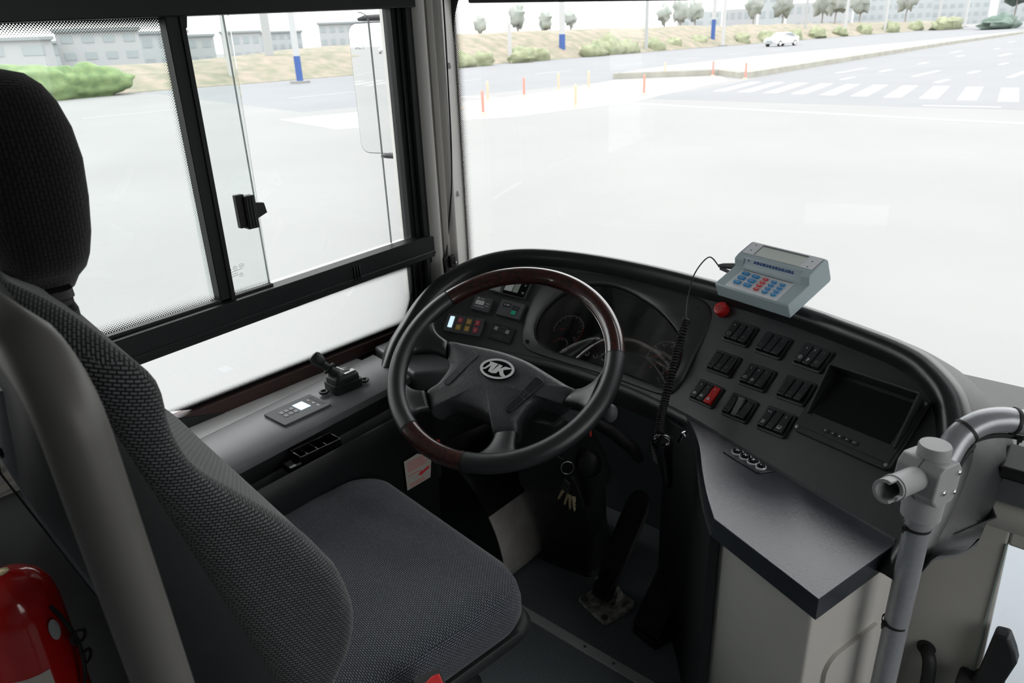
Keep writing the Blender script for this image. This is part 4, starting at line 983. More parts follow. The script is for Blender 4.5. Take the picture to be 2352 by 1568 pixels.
# ---------------------------------------------------------------- worktop and cabinet
edge = smooth_poly([(-.676, 1.251), (-.643, 1.236), (-.590, 1.190), (-.541, 1.129), (-.494, 1.052), (-.455, .992), (-.413, .936)], 6, False)
bl_ = [(Bc(s).x, Bc(s).y) for s in [1.349 - (1.349 - .83) * k / 20 for k in range(21)]]
top = edge + [(-.218, .857), (-.169, 1.052)] + bl_
mb = MB(); mb.prism(top, .562, .5995)
wt = obj('worktop', mb, M['desk'], None, bevel=.006, seg=3); tag(wt, 'dark vinyl worktop slab on the cream cabinet right of the steering wheel', 'worktop')
cab = thing('cabinet', 'cream cabinet under the dark worktop', 'cabinet', (-.35, 1.0, 0))
body = [(-.405, .948), (-.228, .876), (-.180, 1.055), (-.16, 1.20), (-.56, 1.20), (-.530, 1.130), (-.478, 1.050)]
mb = MB(); mb.prism(body, 0, .562); obj('cabinet_body', mb, M['cream'], cab, bevel=.006, seg=3)
# kneehole side lining, black
e2 = [(x - .006, y + .002) for x, y in edge]; mb = MB()
mb.loft([[V((x, y, z)) for x, y in e2] + [V((x + .015, y + .004, z)) for x, y in reversed(e2)] for z in (.0, .563)]); obj('side_lining', mb, M['black'], cab)
# door with rounded corner on the aisle face
dX = V((.048, .179, 0)).normalized(); fr = frame(V((-.2255, .886, .0)), dX, (0, 0, 1))
dr = [(.042, .0), (.042, .405)] + [(.042 + .03 - .03 * math.cos(a), .405 + .03 * math.sin(a)) for a in [PI / 2 * k / 6 for k in range(7)]] + [(.175, .435), (.175, 0)]
mb = MB(); mb.prism(dr, .000, .007, fr); d_ = obj('cabinet_door', mb, M['cream'], cab, bevel=.003, seg=3)
mb = MB(); mb.lathe(fr @ V((.142, .31, .007)), fr.to_3x3() @ V((0, 0, 1)), [(.011, 0), (.010, .005), (.004, .009), (.001, .009)], 14); obj('door_lock', mb, M['chrome'], d_)
# gear selector on the worktop
gX = V((-.409 + .494, 1.102 - 1.134, 0)).normalized(); fr = frame((-.4435, 1.131, .5996), gX, V((-gX.y, gX.x, 0)))
t = thing('gear_selector', 'D N R push button gear selector plate on the dark worktop', 'gear selector', fr)
mb = MB(); mb.prism([(-.048, -.014), (-.044, -.018), (.036, -.018), (.042, -.015), (.050, .010), (.046, .014), (-.040, .018), (-.045, .014)], 0, .0025, None); obj('base_plate', mb, M['desk'], t, world=False, bevel=.0008)
for i, ch in enumerate(['D', 'N', 'R', 'K']):
    x = -.0275 + .0195 * i; r = .0092 if i < 3 else .0075; y = .0005 - (0 if i < 3 else .001)
    mb = MB(); mb.lathe((x, y, .0025), (0, 0, 1), [(r + .0022, 0), (r + .0020, .0022), (r + .0004, .003), (r, .001)], 26); g0 = obj('button_ring', mb, M['ringm'], t, world=False)
    mb = MB(); mb.lathe((x, y, .0025), (0, 0, 1), [(r - .0004, 0), (r - .0004, .0045), (r - .002, .0058), (r - .003, .0052), (.0002, .0052)], 26); b_ = obj('gear_button', mb, M['gloss'], t, world=False)
    obj('button_letter', text_mb(ch, .0085 if i < 3 else .004, Matrix.Translation(V((x, y, .0079))), bold=.03), M['bright'], b_, world=False, smooth=False)

# ---------------------------------------------------------------- keypad terminal
yaw, tl = -.2612, .4011
kX = V((math.cos(yaw), math.sin(yaw), 0)); kN = V((-math.sin(yaw), math.cos(yaw), 0)); kY = kN * math.cos(tl) + V((0, 0, 1)) * math.sin(tl)
fr = frame((-.638, 1.37, .811), kX, kY)
t = thing('keypad_terminal', 'pale blue keypad terminal with grey display standing on the dashboard rim', 'keypad', fr)
W_, D_ = .1786, .130
prof = [(0, 0), (D_ - .004, -.0), (D_, .004), (D_, .050), (D_ - .004, .0536), (.082, .0536), (.0775, .0522), (.0715, .0425), (.0665, .0345), (.0630, .0325), (.004, .0322), (.0, .0300)]
mb = MB(); mb.loft([[V((x, y, z)) for y, z in prof] for x in (0, W_)]); obj('terminal_case', mb, M['devblue'], t, world=False, bevel=.003, seg=3, ang=30)
mb = MB(); mb.prism([(.0255, .0015), (.1515, .0015), (.1500, .0615), (.0250, .0615)], .0322, .0331, None); obj('keypad_deck', mb, M['devdeck'], t, world=False, bevel=.0006)
mb = MB(); mb.prism([(.0270, .0590), (.1470, .0590), (.1470, .0605), (.0270, .0605)], .0331, .0334, None); obj('deck_groove', mb, M['greybox'], t, world=False, smooth=False)
# raised side blocks of the step
for x0 in (.0, .1585):
    mb = MB(); mb.prism([(.0645, .0325), (.080, .0325), (.080, .0530), (.0690, .0500)], 0, .020, Matrix(((0, 0, 1, x0), (1, 0, 0, 0), (0, 1, 0, 0), (0, 0, 0, 1)))); obj('side_shoulder', mb, M['devblue'], t, world=False, bevel=.002)
scr_o = [(.005, .0865), (.173, .0795), (.170, .1245), (.0035, .1285)]
scr_o = [(.0045, .0860), (.1735, .0860), (.1735, .1255), (.0045, .1255)]
obj('front_seam', strokes([scr_o + [scr_o[0]]], .0005, Matrix.Translation(V((0, 0, .0537)))), M['greybox'], t, world=False, smooth=False)
mb = MB(); mb.prism([(.0055, .0868), (.1725, .0868), (.1725, .1247), (.0055, .1247)], .0536, .0540, None); obj('front_sheet', mb, M['devdeck'], t, world=False, smooth=False)
mb = MB(); mb.prism([(.0355, .0885), (.1430, .0885), (.1430, .1215), (.0355, .1215)], .0540, .0543, None); sc_ = obj('display', mb, M['lcd'], t, world=False, smooth=False)
mb = MB(); mb.bx((.0355, .1185, .0543), (.1430, .1215, .0550)); mb.bx((.0345, .0885, .0540), (.0357, .1215, .0548)); obj('display_edge', mb, M['shellgrey'], sc_, world=False, smooth=False)
for x, y in ((.0187, .1171), (.0197, .0995), (.1574, .110), (.1587, .0925)):
    mb = MB(); mb.lathe((x, y, .0540), (0, 0, 1), [(.0014, 0), (.0014, .0004), (.0002, .0004)], 10); obj('indicator_dot', mb, M['black'], t, world=False)
keys = [(.0422, .0507, 0), (.0432, .0359, 0), (.0442, .0212, 0), (.0676, .0498, 0), (.0687, .0353, 0), (.0696, .0208, 0), (.0912, .0503, 1), (.092, .0395, 1), (.0923, .0286, 1), (.0936, .0173, 1), (.1124, .0491, 2), (.1132, .0381, 2), (.1139, .027, 2), (.1149, .0162, 2), (.1332, .048, 2), (.1341, .0371, 2), (.135, .0263, 2), (.1355, .0158, 2)]
for x, y, k in keys:
    w_, h_ = ((.0165, .0085) if k == 0 else (.0115, .0062)); y -= .002
    mb = MB(); mb.prism(rrect(w_, h_, .0018, 3), 0, .0030, None); kb = obj('key', mb, M['keyred' if k == 1 else 'keyblue'], t, world=False, bevel=.0009, label='red key' if k == 1 else None); kb.location = (x, y, .0331)
    ln = [[(-w_ * .28, .0006), (-w_ * .10, .0006)], [(0, -.001), (0, .0014)], [(w_ * .12, .0006), (w_ * .28, .0006)], [(-w_ * .2, -.0006), (w_ * .22, -.0006)]]
    obj('key_print', strokes(ln, .0006, Matrix.Translation(V((0, 0, .0030)))), M['lcd'], kb, world=False, smooth=False)
# row of small blue characters on the sloping front (unreadable in the photo)
fT = frame((.0, .0745 - .0, .0478), (1, 0, 0), (0, .525, .85)); mbp = MB(); rn = random.Random(4)
for k in range(13):
    x = .048 + k * .00745; hh = .0024; ww = .0023; ln = [[(x - ww, hh), (x + ww, hh)], [(x, hh + .0005), (x, -hh)]]
    ln += [[(x - ww, rn.choice((-.0005, .0008, 0))), (x + ww, rn.choice((-.0005, .0008, 0)))], [(x - ww * rn.choice((1, .7)), -hh), (x + ww, -hh)]]
    if k % 2: ln += [[(x - ww, hh), (x - ww, -hh)], [(x + ww, hh), (x + ww, -hh)]]
    else: ln += [[(x, 0), (x - ww, -hh)], [(x, 0), (x + ww, -hh)]]
    mbp.merge(strokes(ln, .0008, fT @ Matrix.Translation(V((0, -.0012, 0))), .0008))
mbp.merge(strokes([[(.032, .001), (.032, -.002)], [(.030, .0005), (.034, .0005)]], .0012, fT, .0008))
obj('case_print', mbp, M['printblue'], t, world=False, smooth=False)
# plug and wire leading to the handset coil
mb = MB(); mb.tube([fr @ V((0, .074, .022)), fr @ V((-.012, .074, .021)), fr @ V((-.036, .068, .020)), fr @ V((-.046, .064, .020))], [.007, .0072, .0058, .0035], 10)
mb.tube([fr @ V((0, .060, .012)), fr @ V((-.018, .062, .013)), fr @ V((-.040, .062, .016))], [.004, .004, .0035], 8); obj('cable_plug', mb, M['greybox'], t)
mb = MB(); mb.tube([fr @ V((0, .098, .030)), fr @ V((-.014, .098, .030))], .0032, 10); obj('aerial_stub', mb, M['black'], t)

hs = thing('handset', 'black telephone handset hanging from a coiled cord beside the worktop edge', 'handset', (-.60, 1.13, .58))
P = [fr @ V((-.046, .064, .020)), V((-.690, 1.425, .872)), V((-.700, 1.385, .845)), V((-.690, 1.34, .808)), V((-.672, 1.300, .790)), V((-.660, 1.281, .780))]
mb = MB(); mb.tube(smooth_poly(P, 6, False), .0014, 8); obj('thin_wire', mb, M['rubber'], hs)
axis = smooth_poly([(-.660, 1.281, .780), (-.651, 1.239, .741), (-.636, 1.189, .706), (-.622, 1.140, .669), (-.613, 1.108, .640), (-.607, 1.092, .612)], 40, False)
coil = []; turns = 46; N_ = turns * 10
def along(P, f):
    x = f * (len(P) - 1); i = min(int(x), len(P) - 2); return P[i].lerp(P[i + 1], x - i)
for k in range(N_ + 1):
    f = k / N_; p = along(axis, f); d = (along(axis, min(1, f + .02)) - along(axis, max(0, f - .02))).normalized(); u = d.cross(V((1, 0, 0))).normalized(); w_ = d.cross(u); a = 2 * PI * turns * f
    coil.append(p + (u * math.cos(a) + w_ * math.sin(a)) * .0068)
mb = MB(); mb.tube(coil, .0020, 6); obj('coiled_cord', mb, M['rubber'], hs)
mb = MB(); mb.tube(smooth_poly([(-.592, 1.078, .626), (-.590, 1.080, .606), (-.588, 1.086, .575), (-.586, 1.090, .545), (-.582, 1.096, .505)], 5, False), [.004, .013, .018, .0205, .021, .0205, .019, .018, .017, .016, .015, .014, .014, .0135, .013, .013, .012, .011, .010, .008, .006][:21], 12)
obj('handset_body', mb, M['gloss'], hs)
mb = MB()
for k in range(6): mb.tube([(-.614, 1.078 + .002 * k, .600 - .008 * k), (-.596, 1.066 + .002 * k, .600 - .008 * k)], .0020, 6)
obj('grip_rib', mb, M['rubber'], hs)
mb = MB(); mb.box((-.577, 1.128, .603), (.007, .012, .026), Matrix.Rotation(math.radians(22), 3, 'Y')); mb.box((-.570, 1.130, .612), (.004, .014, .010), Matrix.Rotation(math.radians(-30), 3, 'Y')); obj('chrome_clip', mb, M['chrome'], hs, bevel=.001)
# ================================================================ steering wheel
wc = V((-.9285, 1.0109, .712)); wn_ = V((.158, -.512, .844)).normalized(); wu = V((.955, .296, 0)).normalized(); wv_ = wn_.cross(wu)
wf = frame(wc, wu, wv_)
sw = thing('steering_wheel', 'black leather steering wheel with burl wood segments', 'steering wheel', wf)
RM, rm = .2315, .0200
def ringseg(a0, a1, r, n=60, caps=True):
    mb = MB(); P = [V((RM * math.cos(math.radians(a0 + (a1 - a0) * k / n)), RM * math.sin(math.radians(a0 + (a1 - a0) * k / n)), 0)) for k in range(n + 1)]
    rings = []
    for k in range(n + 1):
        a = math.radians(a0 + (a1 - a0) * k / n); d = V((math.cos(a), math.sin(a), 0))
        rings.append([P[k] + d * math.cos(b) * r + V((0, 0, 1)) * math.sin(b) * r * .95 for b in [2 * PI * j / 20 for j in range(20)]])
    mb.loft(rings, True, True); return mb
obj('rim_grip', ringseg(142.5, 233, rm), M['leather'], sw, world=False, ang=60)
obj('rim_grip', ringseg(271, 372.5, rm, 70), M['leather'], sw, world=False, ang=60)
obj('wood_segment', ringseg(13.2, 141.5, rm * .97, 80), M['wood'], sw, world=False, ang=60, label='glossy burl wood segment along the top of the rim')
obj('wood_segment', ringseg(234, 270, rm * .97, 30), M['wood'], sw, world=False, ang=60, label='glossy burl wood segment at the lower left of the rim')
for a in (12.8, 142, 233.5, 270.5): obj('seam_ring', ringseg(a - .35, a + .35, rm * .985, 3), M['deep'], sw, world=False)
# hub pad
PAD = [(-.158, .050), (-.115, .049), (-.062, .046), (-.010, .040), (.045, .026), (.100, .003), (.145, -.016), (.163, -.023), (.155, -.042), (.146, -.061), (.122, -.058), (.100, -.058), (.083, -.067), (.073, -.086), (.068, -.112), (.073, -.139), (.050, -.148), (.028, -.154), (.018, -.135), (.008, -.122), (-.011, -.112), (-.039, -.105), (-.074, -.101), (-.107, -.106), (-.128, -.125), (-.143, -.105), (-.157, -.084), (-.142, -.063), (-.133, -.038), (-.130, -.012), (-.143, .007), (-.152, .028)]
pc = (-.025, -.045); ps = smooth_poly(PAD, 5)
def ringp(f, z, zt=0): return [V((pc[0] + (x - pc[0]) * f, pc[1] + (y - pc[1]) * f, z)) for x, y in ps]
mb = MB(); mb.loft([ringp(.93, -.075), ringp(.99, -.060), ringp(1.0, -.044), ringp(.995, -.036), ringp(.975, -.029), ringp(.94, -.0245), ringp(.86, -.0205), ringp(.65, -.017), ringp(.35, -.0155), ringp(.02, -.015)])
obj('hub_pad', mb, M['pad'], sw, world=False, ang=80)
mb = MB(); mb.loft([ringp(.75, -.12), ringp(.9, -.078)]); obj('hub_back', mb, M['black'], sw, world=False)
def spoke(A, B, a0, a1, zc=-.030):
    """A,B: seam end points; a0,a1 rim angles matching A and B"""
    A, B = V((*A, 0)), V((*B, 0)); mb = MB(); rings = []; rr = RM - .004
    n = 10
    def tang(a, s): return V((-math.sin(a), math.cos(a), 0)) * s
    Ra, Rb = math.radians(a0), math.radians(a1); s = 1 if a1 > a0 else -1
    Pa, Pb = V((math.cos(Ra), math.sin(Ra), 0)) * rr, V((math.cos(Rb), math.sin(Rb), 0)) * rr
    cm = (math.cos((Ra + Rb) / 2), math.sin((Ra + Rb) / 2)); out = V((cm[0], cm[1], 0))
    La, Lb = (Pa - A).dot(out), (Pb - B).dot(out)
    Ca = A + out * La * .50; Cb = B + out * Lb * .50
    def rimp(a, r): return V((math.cos(a), math.sin(a), 0)) * r
    Da = rimp(Ra + (Rb - Ra) * .24, rr - .010); Db = rimp(Rb - (Rb - Ra) * .24, rr - .010)
    Pa = rimp(Ra - math.radians(5) * s, rr); Pb = rimp(Rb + math.radians(5) * s, rr)
    def bez(p0, p1, p2, p3, t): return p0 * (1 - t) ** 3 + p1 * 3 * t * (1 - t) ** 2 + p2 * 3 * t * t * (1 - t) + p3 * t ** 3
    for i in range(n + 1):
        t = i / n
        a = bez(A, Ca, Da, Pa, t); b = bez(B, Cb, Db, Pb, t)
        z = zc * (1 - t) ** 1.3 + (-.004) * (1 - (1 - t) ** 1.3); th = .015 * (1 - .35 * t)
        m = 16; ring = []
        for j in range(m):
            ph = 2 * PI * j / m; x = math.cos(ph); y = math.sin(ph)
            xx = (abs(x) ** .75) * (1 if x > 0 else -1); yy = (abs(y) ** .7) * (1 if y > 0 else -1)
            ring.append((a + b) / 2 + (b - a) / 2 * xx + V((0, 0, z + th * yy * (.82 if t > .9 else 1))))
        rings.append(ring)
    mb.loft(rings); return obj('spoke', mb, M['leather'], sw, world=False, ang=70)
spoke((-.157, .047), (-.145, .006), 155, 184)
spoke((-.158, -.083), (-.129, -.124), 199, 229)
spoke((.029, -.154), (.074, -.139), 270, 300)
spoke((.147, -.061), (.164, -.023), 335, 372)
# emblem
er = Matrix.Translation(V((-.0115, -.0125, -.0130))) @ Matrix.Rotation(math.radians(-3), 4, 'Z')
mb = MB(); el = lambda a, b: [(a * math.cos(2 * PI * k / 48), b * math.sin(2 * PI * k / 48)) for k in range(48)]
mb.prism(el(.0400, .0252), -.0035, .0018, er); e_ = obj('emblem', mb, M['gloss'], sw, world=False, bevel=.0008)
mb = MB(); o_, i_ = el(.0388, .0242), el(.0330, .0196)
mb.loft([[er @ V((x, y, .0016)) for x, y in o_], [er @ V((x, y, .0028)) for x, y in o_], [er @ V((x, y, .0028)) for x, y in i_], [er @ V((x, y, .0016)) for x, y in i_]], True, False); obj('emblem_ring', mb, M['bright'], e_, world=False)
EM = [(-.044, -.015), (-.031, -.003), (-.032, .003), (-.011, 0), (-.020, -.019), (-.010, -.007), (-.010, -.001), (.003, -.003), (-.003, -.011), (.007, -.005), (.018, -.007), (.002, -.015), (.005, -.022), (.012, -.026), (.007, -.030), (-.003, -.026), (-.008, -.017), (-.011, -.023), (-.020, -.024), (-.029, -.021), (-.026, -.005), (-.035, -.017), (-.042, -.018)]
# lettering traced in hub coordinates: slanted open A joined to a K
LA = [(-.0455, -.0155), (-.0385, -.0135), (-.0310, -.0035), (-.0325, .0010), (-.0285, .0020), (-.0130, -.0010), (-.0215, -.0195), (-.0200, -.0195), (-.0105, -.0045), (-.0115, -.0015), (-.0020, -.0035), (-.0060, -.0125), (.0050, -.0050), (.0200, -.0070), (.0170, -.0095), (.0030, -.0135), (.0060, -.0215), (.0125, -.0265), (.0080, -.0295), (.0000, -.0270), (-.0045, -.0180), (-.0075, -.0190), (-.0100, -.0235), (-.0200, -.0245), (-.0285, -.0215), (-.0265, -.0060), (-.0370, -.0170), (-.0435, -.0185)]
mb = MB(); mb.prism(LA, -.0115, -.0100, None); obj('emblem_letters', mb, M['bright'], e_, world=False, smooth=False)
# two switch strips on the pad
def pad_strip(c, ang, L_, w_, label, sm='rocker'):
    q = Matrix.Translation(V((c[0], c[1], -.0185))) @ Matrix.Rotation(math.radians(ang), 4, 'Z')
    mb = MB(); mb.prism([(-L_ / 2 + .004, -w_ * .36), (L_ / 2 - .004, -w_ / 2), (L_ / 2, -w_ / 2 + .004), (L_ / 2, w_ / 2 - .004), (L_ / 2 - .004, w_ / 2), (-L_ / 2 + .004, w_ * .36), (-L_ / 2, w_ * .2), (-L_ / 2, -w_ * .2)], -.004, .0045, q)
    o = obj('pad_switch', mb, M[sm], sw, world=False, bevel=.0012, label=label)
    mb = MB()
    for i in range(15):
        x = -L_ / 2 + .006 + i * (L_ - .010) / 14
        if 5 < i < 9: continue
        for j in (-1, 0, 1): mb.lathe(q @ V((x, j * w_ * (.22 + .02 * i / 3), .0044)), (0, 0, 1), [(.0009, 0), (.0006, .0007), (.0001, .0008)], 6)
    obj('grip_dots', mb, M['deep'], o, world=False)
    mb = strokes([[(-.007, -w_ / 2), (-.007, w_ / 2)], [(.007, -w_ / 2), (.007, w_ / 2)], [(-.002, -.002), (.002, .0)], [(.002, -.002), (.002, .003)], [(-.002, .0025), (.001, .0025)]], .0005, q, .0047)
    obj('switch_symbol', mb, M['markdim'], o, world=False, smooth=False)
pad_strip((-.0945, -.0215), 66, .094, .019, 'slim dotted horn strip left of the emblem', 'greybox')
pad_strip((.0635, -.060), 62, .096, .024, 'slim dotted horn strip right of the emblem')

# ================================================================ steering column
sc_ = thing('steering_column', 'black steering column with floor boot under the wheel', 'steering column', (-.98, 1.34, 0))
def rr3(c, w_, d_, z, yaw_=0, r=.02):
    R = Matrix.Rotation(math.radians(yaw_), 3, 'Z')
    return [V((c[0], c[1], z)) + R @ V((x, y, 0)) for x, y in rrect(w_, d_, r, 4)]
mb = MB(); mb.loft([rr3((-.975, 1.338), .162, .165, 0, 8), rr3((-.975, 1.338), .162, .165, .006, 8), rr3((-.972, 1.335), .150, .150, .010, 8), rr3((-.955, 1.29), .142, .130, .14, 8), rr3((-.935, 1.245), .150, .128, .27, 8), rr3((-.928, 1.228), .155, .13, .31, 8)])
b_ = obj('floor_boot', mb, M['black'], sc_, bevel=.002)
for x, y in ((-1.035, 1.272), (-.955, 1.268)):
    mb = MB(); mb.lathe((x, y, .009), (0, 0, 1), [(.0055, 0), (.005, .003), (.001, .004)], 10); obj('boot_screw', mb, M['steel'], b_)
mb = MB(); mb.loft([rr3((-.928, 1.228), .175, .155, .30, 10), rr3((-.925, 1.215), .185, .165, .33, 10), rr3((-.912, 1.175), .170, .150, .42, 12), rr3((-.908, 1.14), .150, .140, .50, 14), rr3((-.912, 1.10), .140, .120, .57, 15)])
obj('column_shroud', mb, M['black'], sc_, bevel=.003)
mb = MB(); mb.tube([(-.912, 1.12, .54), wf @ V((-.02, -.03, -.11))], [.055, .045], 18); obj('column_neck', mb, M['black'], sc_)
mb = MB(); mb.sphere((-.800, 1.135, .455), .030, 14, (1, .9, 1.1)); mb.cyl((-.86, 1.15, .46), (-.80, 1.135, .455), .022); obj('ignition_housing', mb, M['black'], sc_)
mb = MB(); mb.prism([(-.13, -.02), (.0, -.03), (.02, .0), (-.02, .03), (-.12, .03)], 0, .012, frame((-.80, 1.14, .575), (.9, .3, -.1), (0, .5, .8))); obj('column_bracket', mb, M['greybox'], sc_, bevel=.003)
mb = MB(); mb.tube([(-.86, 1.10, .60), (-.78, 1.09, .615), (-.722, 1.085, .630)], [.008, .006, .005], 10); st_ = obj('stalk', mb, M['black'], sc_)
mb = MB(); mb.sphere((-.710, 1.082, .632), .0185, 16, (.75, .8, 1.05)); obj('stalk_end', mb, M['greybox'], st_, label='round grey end of the column stalk')
mb = MB(); mb.tube([(-.80, 1.16, .545), (-.76, 1.17, .53), (-.715, 1.18, .50), (-.70, 1.185, .475)], [.012, .014, .014, .010], 10); obj('stalk', mb, M['rubber'], sc_)
mb = MB(); mb.box((-.7905, 1.128, .5375), (.003, .004, .014)); obj('stalk_lamp', mb, M['needle'], sc_)
# keys
ky = thing('key_bunch', 'bunch of brass keys with a pale tag hanging from the ignition', 'keys', (-.838, 1.105, .45))
def ringc(c, r, nrm, rt=.0012):
    nrm = V(nrm).normalized(); u = nrm.orthogonal().normalized(); w_ = nrm.cross(u); mb = MB()
    mb.tube([V(c) + (u * math.cos(a) + w_ * math.sin(a)) * r for a in [2 * PI * k / 20 for k in range(21)]], rt, 6); return mb
obj('key_ring', ringc((-.842, 1.098, .482), .012, (.4, -.8, .2)), M['steel'], ky)
obj('key_ring', ringc((-.829, 1.096, .452), .014, (.7, -.6, .3)), M['steel'], ky)
mb = MB(); fr = frame((-.826, 1.088, .410), (.93, -.2, -.25), (-.35, .1, .93)); mb.prism(rrect(.020, .030, .002, 3), 0, .002, fr); tg_ = obj('key_tag', mb, M['steel'], ky, label='pale printed key tag')
obj('tag_print', strokes([[(-.006, .009), (.004, .003)], [(-.006, .002), (.006, .004), (0, -.003)], [(-.005, -.008), (.006, -.006)]], .0010, fr @ Matrix.Translation(V((0, 0, .0021)))), M['deep'], tg_, smooth=False)
def key(c, d, tw):
    d = V(d).normalized(); fr = frame(c, d.cross(V((tw, -1, .2))), d); mb = MB()
    mb.prism([(-.0035, 0), (.0035, 0), (.0045, -.006), (.004, -.012), (.0015, -.016), (.0032, -.020), (.0010, -.024), (.0030, -.028), (.0, -.036), (-.003, -.030), (-.0035, -.014)], 0, .002, fr)
    return obj('key', mb, M['brass'], ky)
key((-.835, 1.092, .398), (.40, .1, .9), .3); key((-.815, 1.088, .392), (-.05, .1, .95), .1); key((-.822, 1.090, .392), (.25, .05, .9), -.3); key((-.806, 1.088, .392), (-.15, .1, .95), .5)
mb = MB(); mb.tube([(-.846, 1.09, .43), (-.852, 1.088, .40), (-.850, 1.088, .375)], .002, 6); mb.tube([(-.812, 1.09, .44), (-.790, 1.088, .41), (-.778, 1.088, .375)], .0035, 6); obj('key_strap', mb, M['rubber'], ky)

# ================================================================ pedals
bp = thing('brake_pedal', 'brake pedal with worn metal floor plate, left of the ribbed accelerator', 'pedal', (-.80, 1.21, 0))
mb = MB(); mb.prism([(-.864, 1.186), (-.858, 1.176), (-.770, 1.150), (-.758, 1.156), (-.735, 1.235), (-.745, 1.262), (-.830, 1.275), (-.850, 1.262)], 0, .010); obj('pedal_base', mb, M['pedalplate'], bp, bevel=.004, seg=3)
for x, y in ((-.848, 1.188), (-.772, 1.166)):
    mb = MB(); mb.lathe((x, y, .010), (0, 0, 1), [(.008, 0), (.0075, .005), (.002, .007)], 12); obj('base_bolt', mb, M['steel'], bp)
fr = frame((-.8065, 1.205, .026), (1, -.02, .02), (.045, .19, .205))
out_ = [(-.020, -.004), (-.027, .004), (-.030, .05), (-.033, .12), (-.036, .20), (-.034, .255), (-.024, .278), (-.006, .285), (.012, .280), (.027, .262), (.032, .235), (.030, .15), (.027, .05), (.026, .004), (.019, -.004)]
mb = MB(); mb.prism(out_, 0, .016, fr); pd = obj('pedal_plate', mb, M['pedal'], bp, bevel=.004)
mb = MB()
for k in range(8): mb.add(*[([fr @ V(p) for p in ((-.021 + .006 * k, .006, .016), (-.0185 + .006 * k, .006, .016), (-.0185 + .006 * k, .066, .016), (-.021 + .006 * k, .066, .016), (-.021 + .006 * k, .006, .0195), (-.0185 + .006 * k, .006, .0195), (-.0185 + .006 * k, .066, .0195), (-.021 + .006 * k, .066, .0195))], [(4, 5, 6, 7), (0, 1, 5, 4), (1, 2, 6, 5), (2, 3, 7, 6), (3, 0, 4, 7)])][0])
for k in range(5):
    y0 = .072 + .011 * k
    for sx in (-1, 1): mb.merge(strokes([[(sx * .026, y0), (sx * .003, y0 + .022)]], .004, fr @ Matrix.Translation(V((0, 0, .016))), .003))
obj('grip_ribs', mb, M['pedal'], pd)
mb = MB(); mb.tube([fr @ V((-.030, .03, -.01)), fr @ V((.028, .03, -.01))], .012, 12); mb.prism([(0, 0), (.05, 0), (.02, .06)], 0, .005, frame((-.835, 1.20, .010), (0, 1, 0), (0, 0, 1))); mb.prism([(0, 0), (.05, 0), (.02, .06)], 0, .005, frame((-.768, 1.20, .010), (0, 1, 0), (0, 0, 1)))
obj('pedal_hinge', mb, M['pedalplate'], bp)
ap = thing('accelerator_pedal', 'long ribbed black accelerator pedal beside the cabinet', 'pedal', (-.665, 1.20, 0))
fr = frame((-.667, 1.190, .012), (1, -.05, -.03), (.030, .165, .178))
mb = MB(); mb.prism(rrect(.074, .235, .008, 3, (0, .115)), 0, .014, fr); pd = obj('pedal_plate', mb, M['pedal'], ap, bevel=.003)
mb = MB()
for k in range(9):
    x = -.031 + k * .0076; y0, y1 = .012, .175
    mb.merge(strokes([[(x, y0), (x, y1)]], .0036, fr @ Matrix.Translation(V((0, 0, .014))), .003)); mb.merge(strokes([[(x, .185), (x, .225)]], .0036, fr @ Matrix.Translation(V((0, 0, .014))), .003))
obj('grip_ribs', mb, M['pedal'], pd)
mb = MB(); mb.prism([(-.700, 1.176), (-.628, 1.160), (-.612, 1.215), (-.69, 1.235)], 0, .018); mb.prism([(.0, 0), (.10, .0), (.13, .10), (.10, .10)], -.02, .02, frame((-.66, 1.22, .0), (0, 1, 0), (0, 0, 1))); obj('pedal_base', mb, M['black'], ap, bevel=.003)

# sheet over the wheel arch left of the column
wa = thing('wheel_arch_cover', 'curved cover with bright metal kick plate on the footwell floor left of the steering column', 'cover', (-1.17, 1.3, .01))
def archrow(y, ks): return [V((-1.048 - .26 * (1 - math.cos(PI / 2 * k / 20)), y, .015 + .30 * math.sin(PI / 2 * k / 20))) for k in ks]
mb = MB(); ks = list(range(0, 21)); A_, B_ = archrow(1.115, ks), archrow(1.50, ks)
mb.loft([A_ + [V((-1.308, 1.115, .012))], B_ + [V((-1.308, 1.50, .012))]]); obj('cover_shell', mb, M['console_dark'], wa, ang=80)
mb = MB(); ks = [.0, 1, 2, 3, 4, 5, 6, 7, 8]; A_, B_ = archrow(1.112, ks), archrow(1.49, ks)  # pale strip painted in place of the bright reflection on the curved metal
mb.loft([[p + V((.003, 0, .0015)) for p in A_] + [p - V((.0, 0, .0005)) for p in reversed(A_)], [p + V((.003, 0, .0015)) for p in B_] + [p - V((.0, 0, .0005)) for p in reversed(B_)]]); obj('painted_glint', mb, M['archglint'], wa, ang=80, label='bright worn metal kick plate')

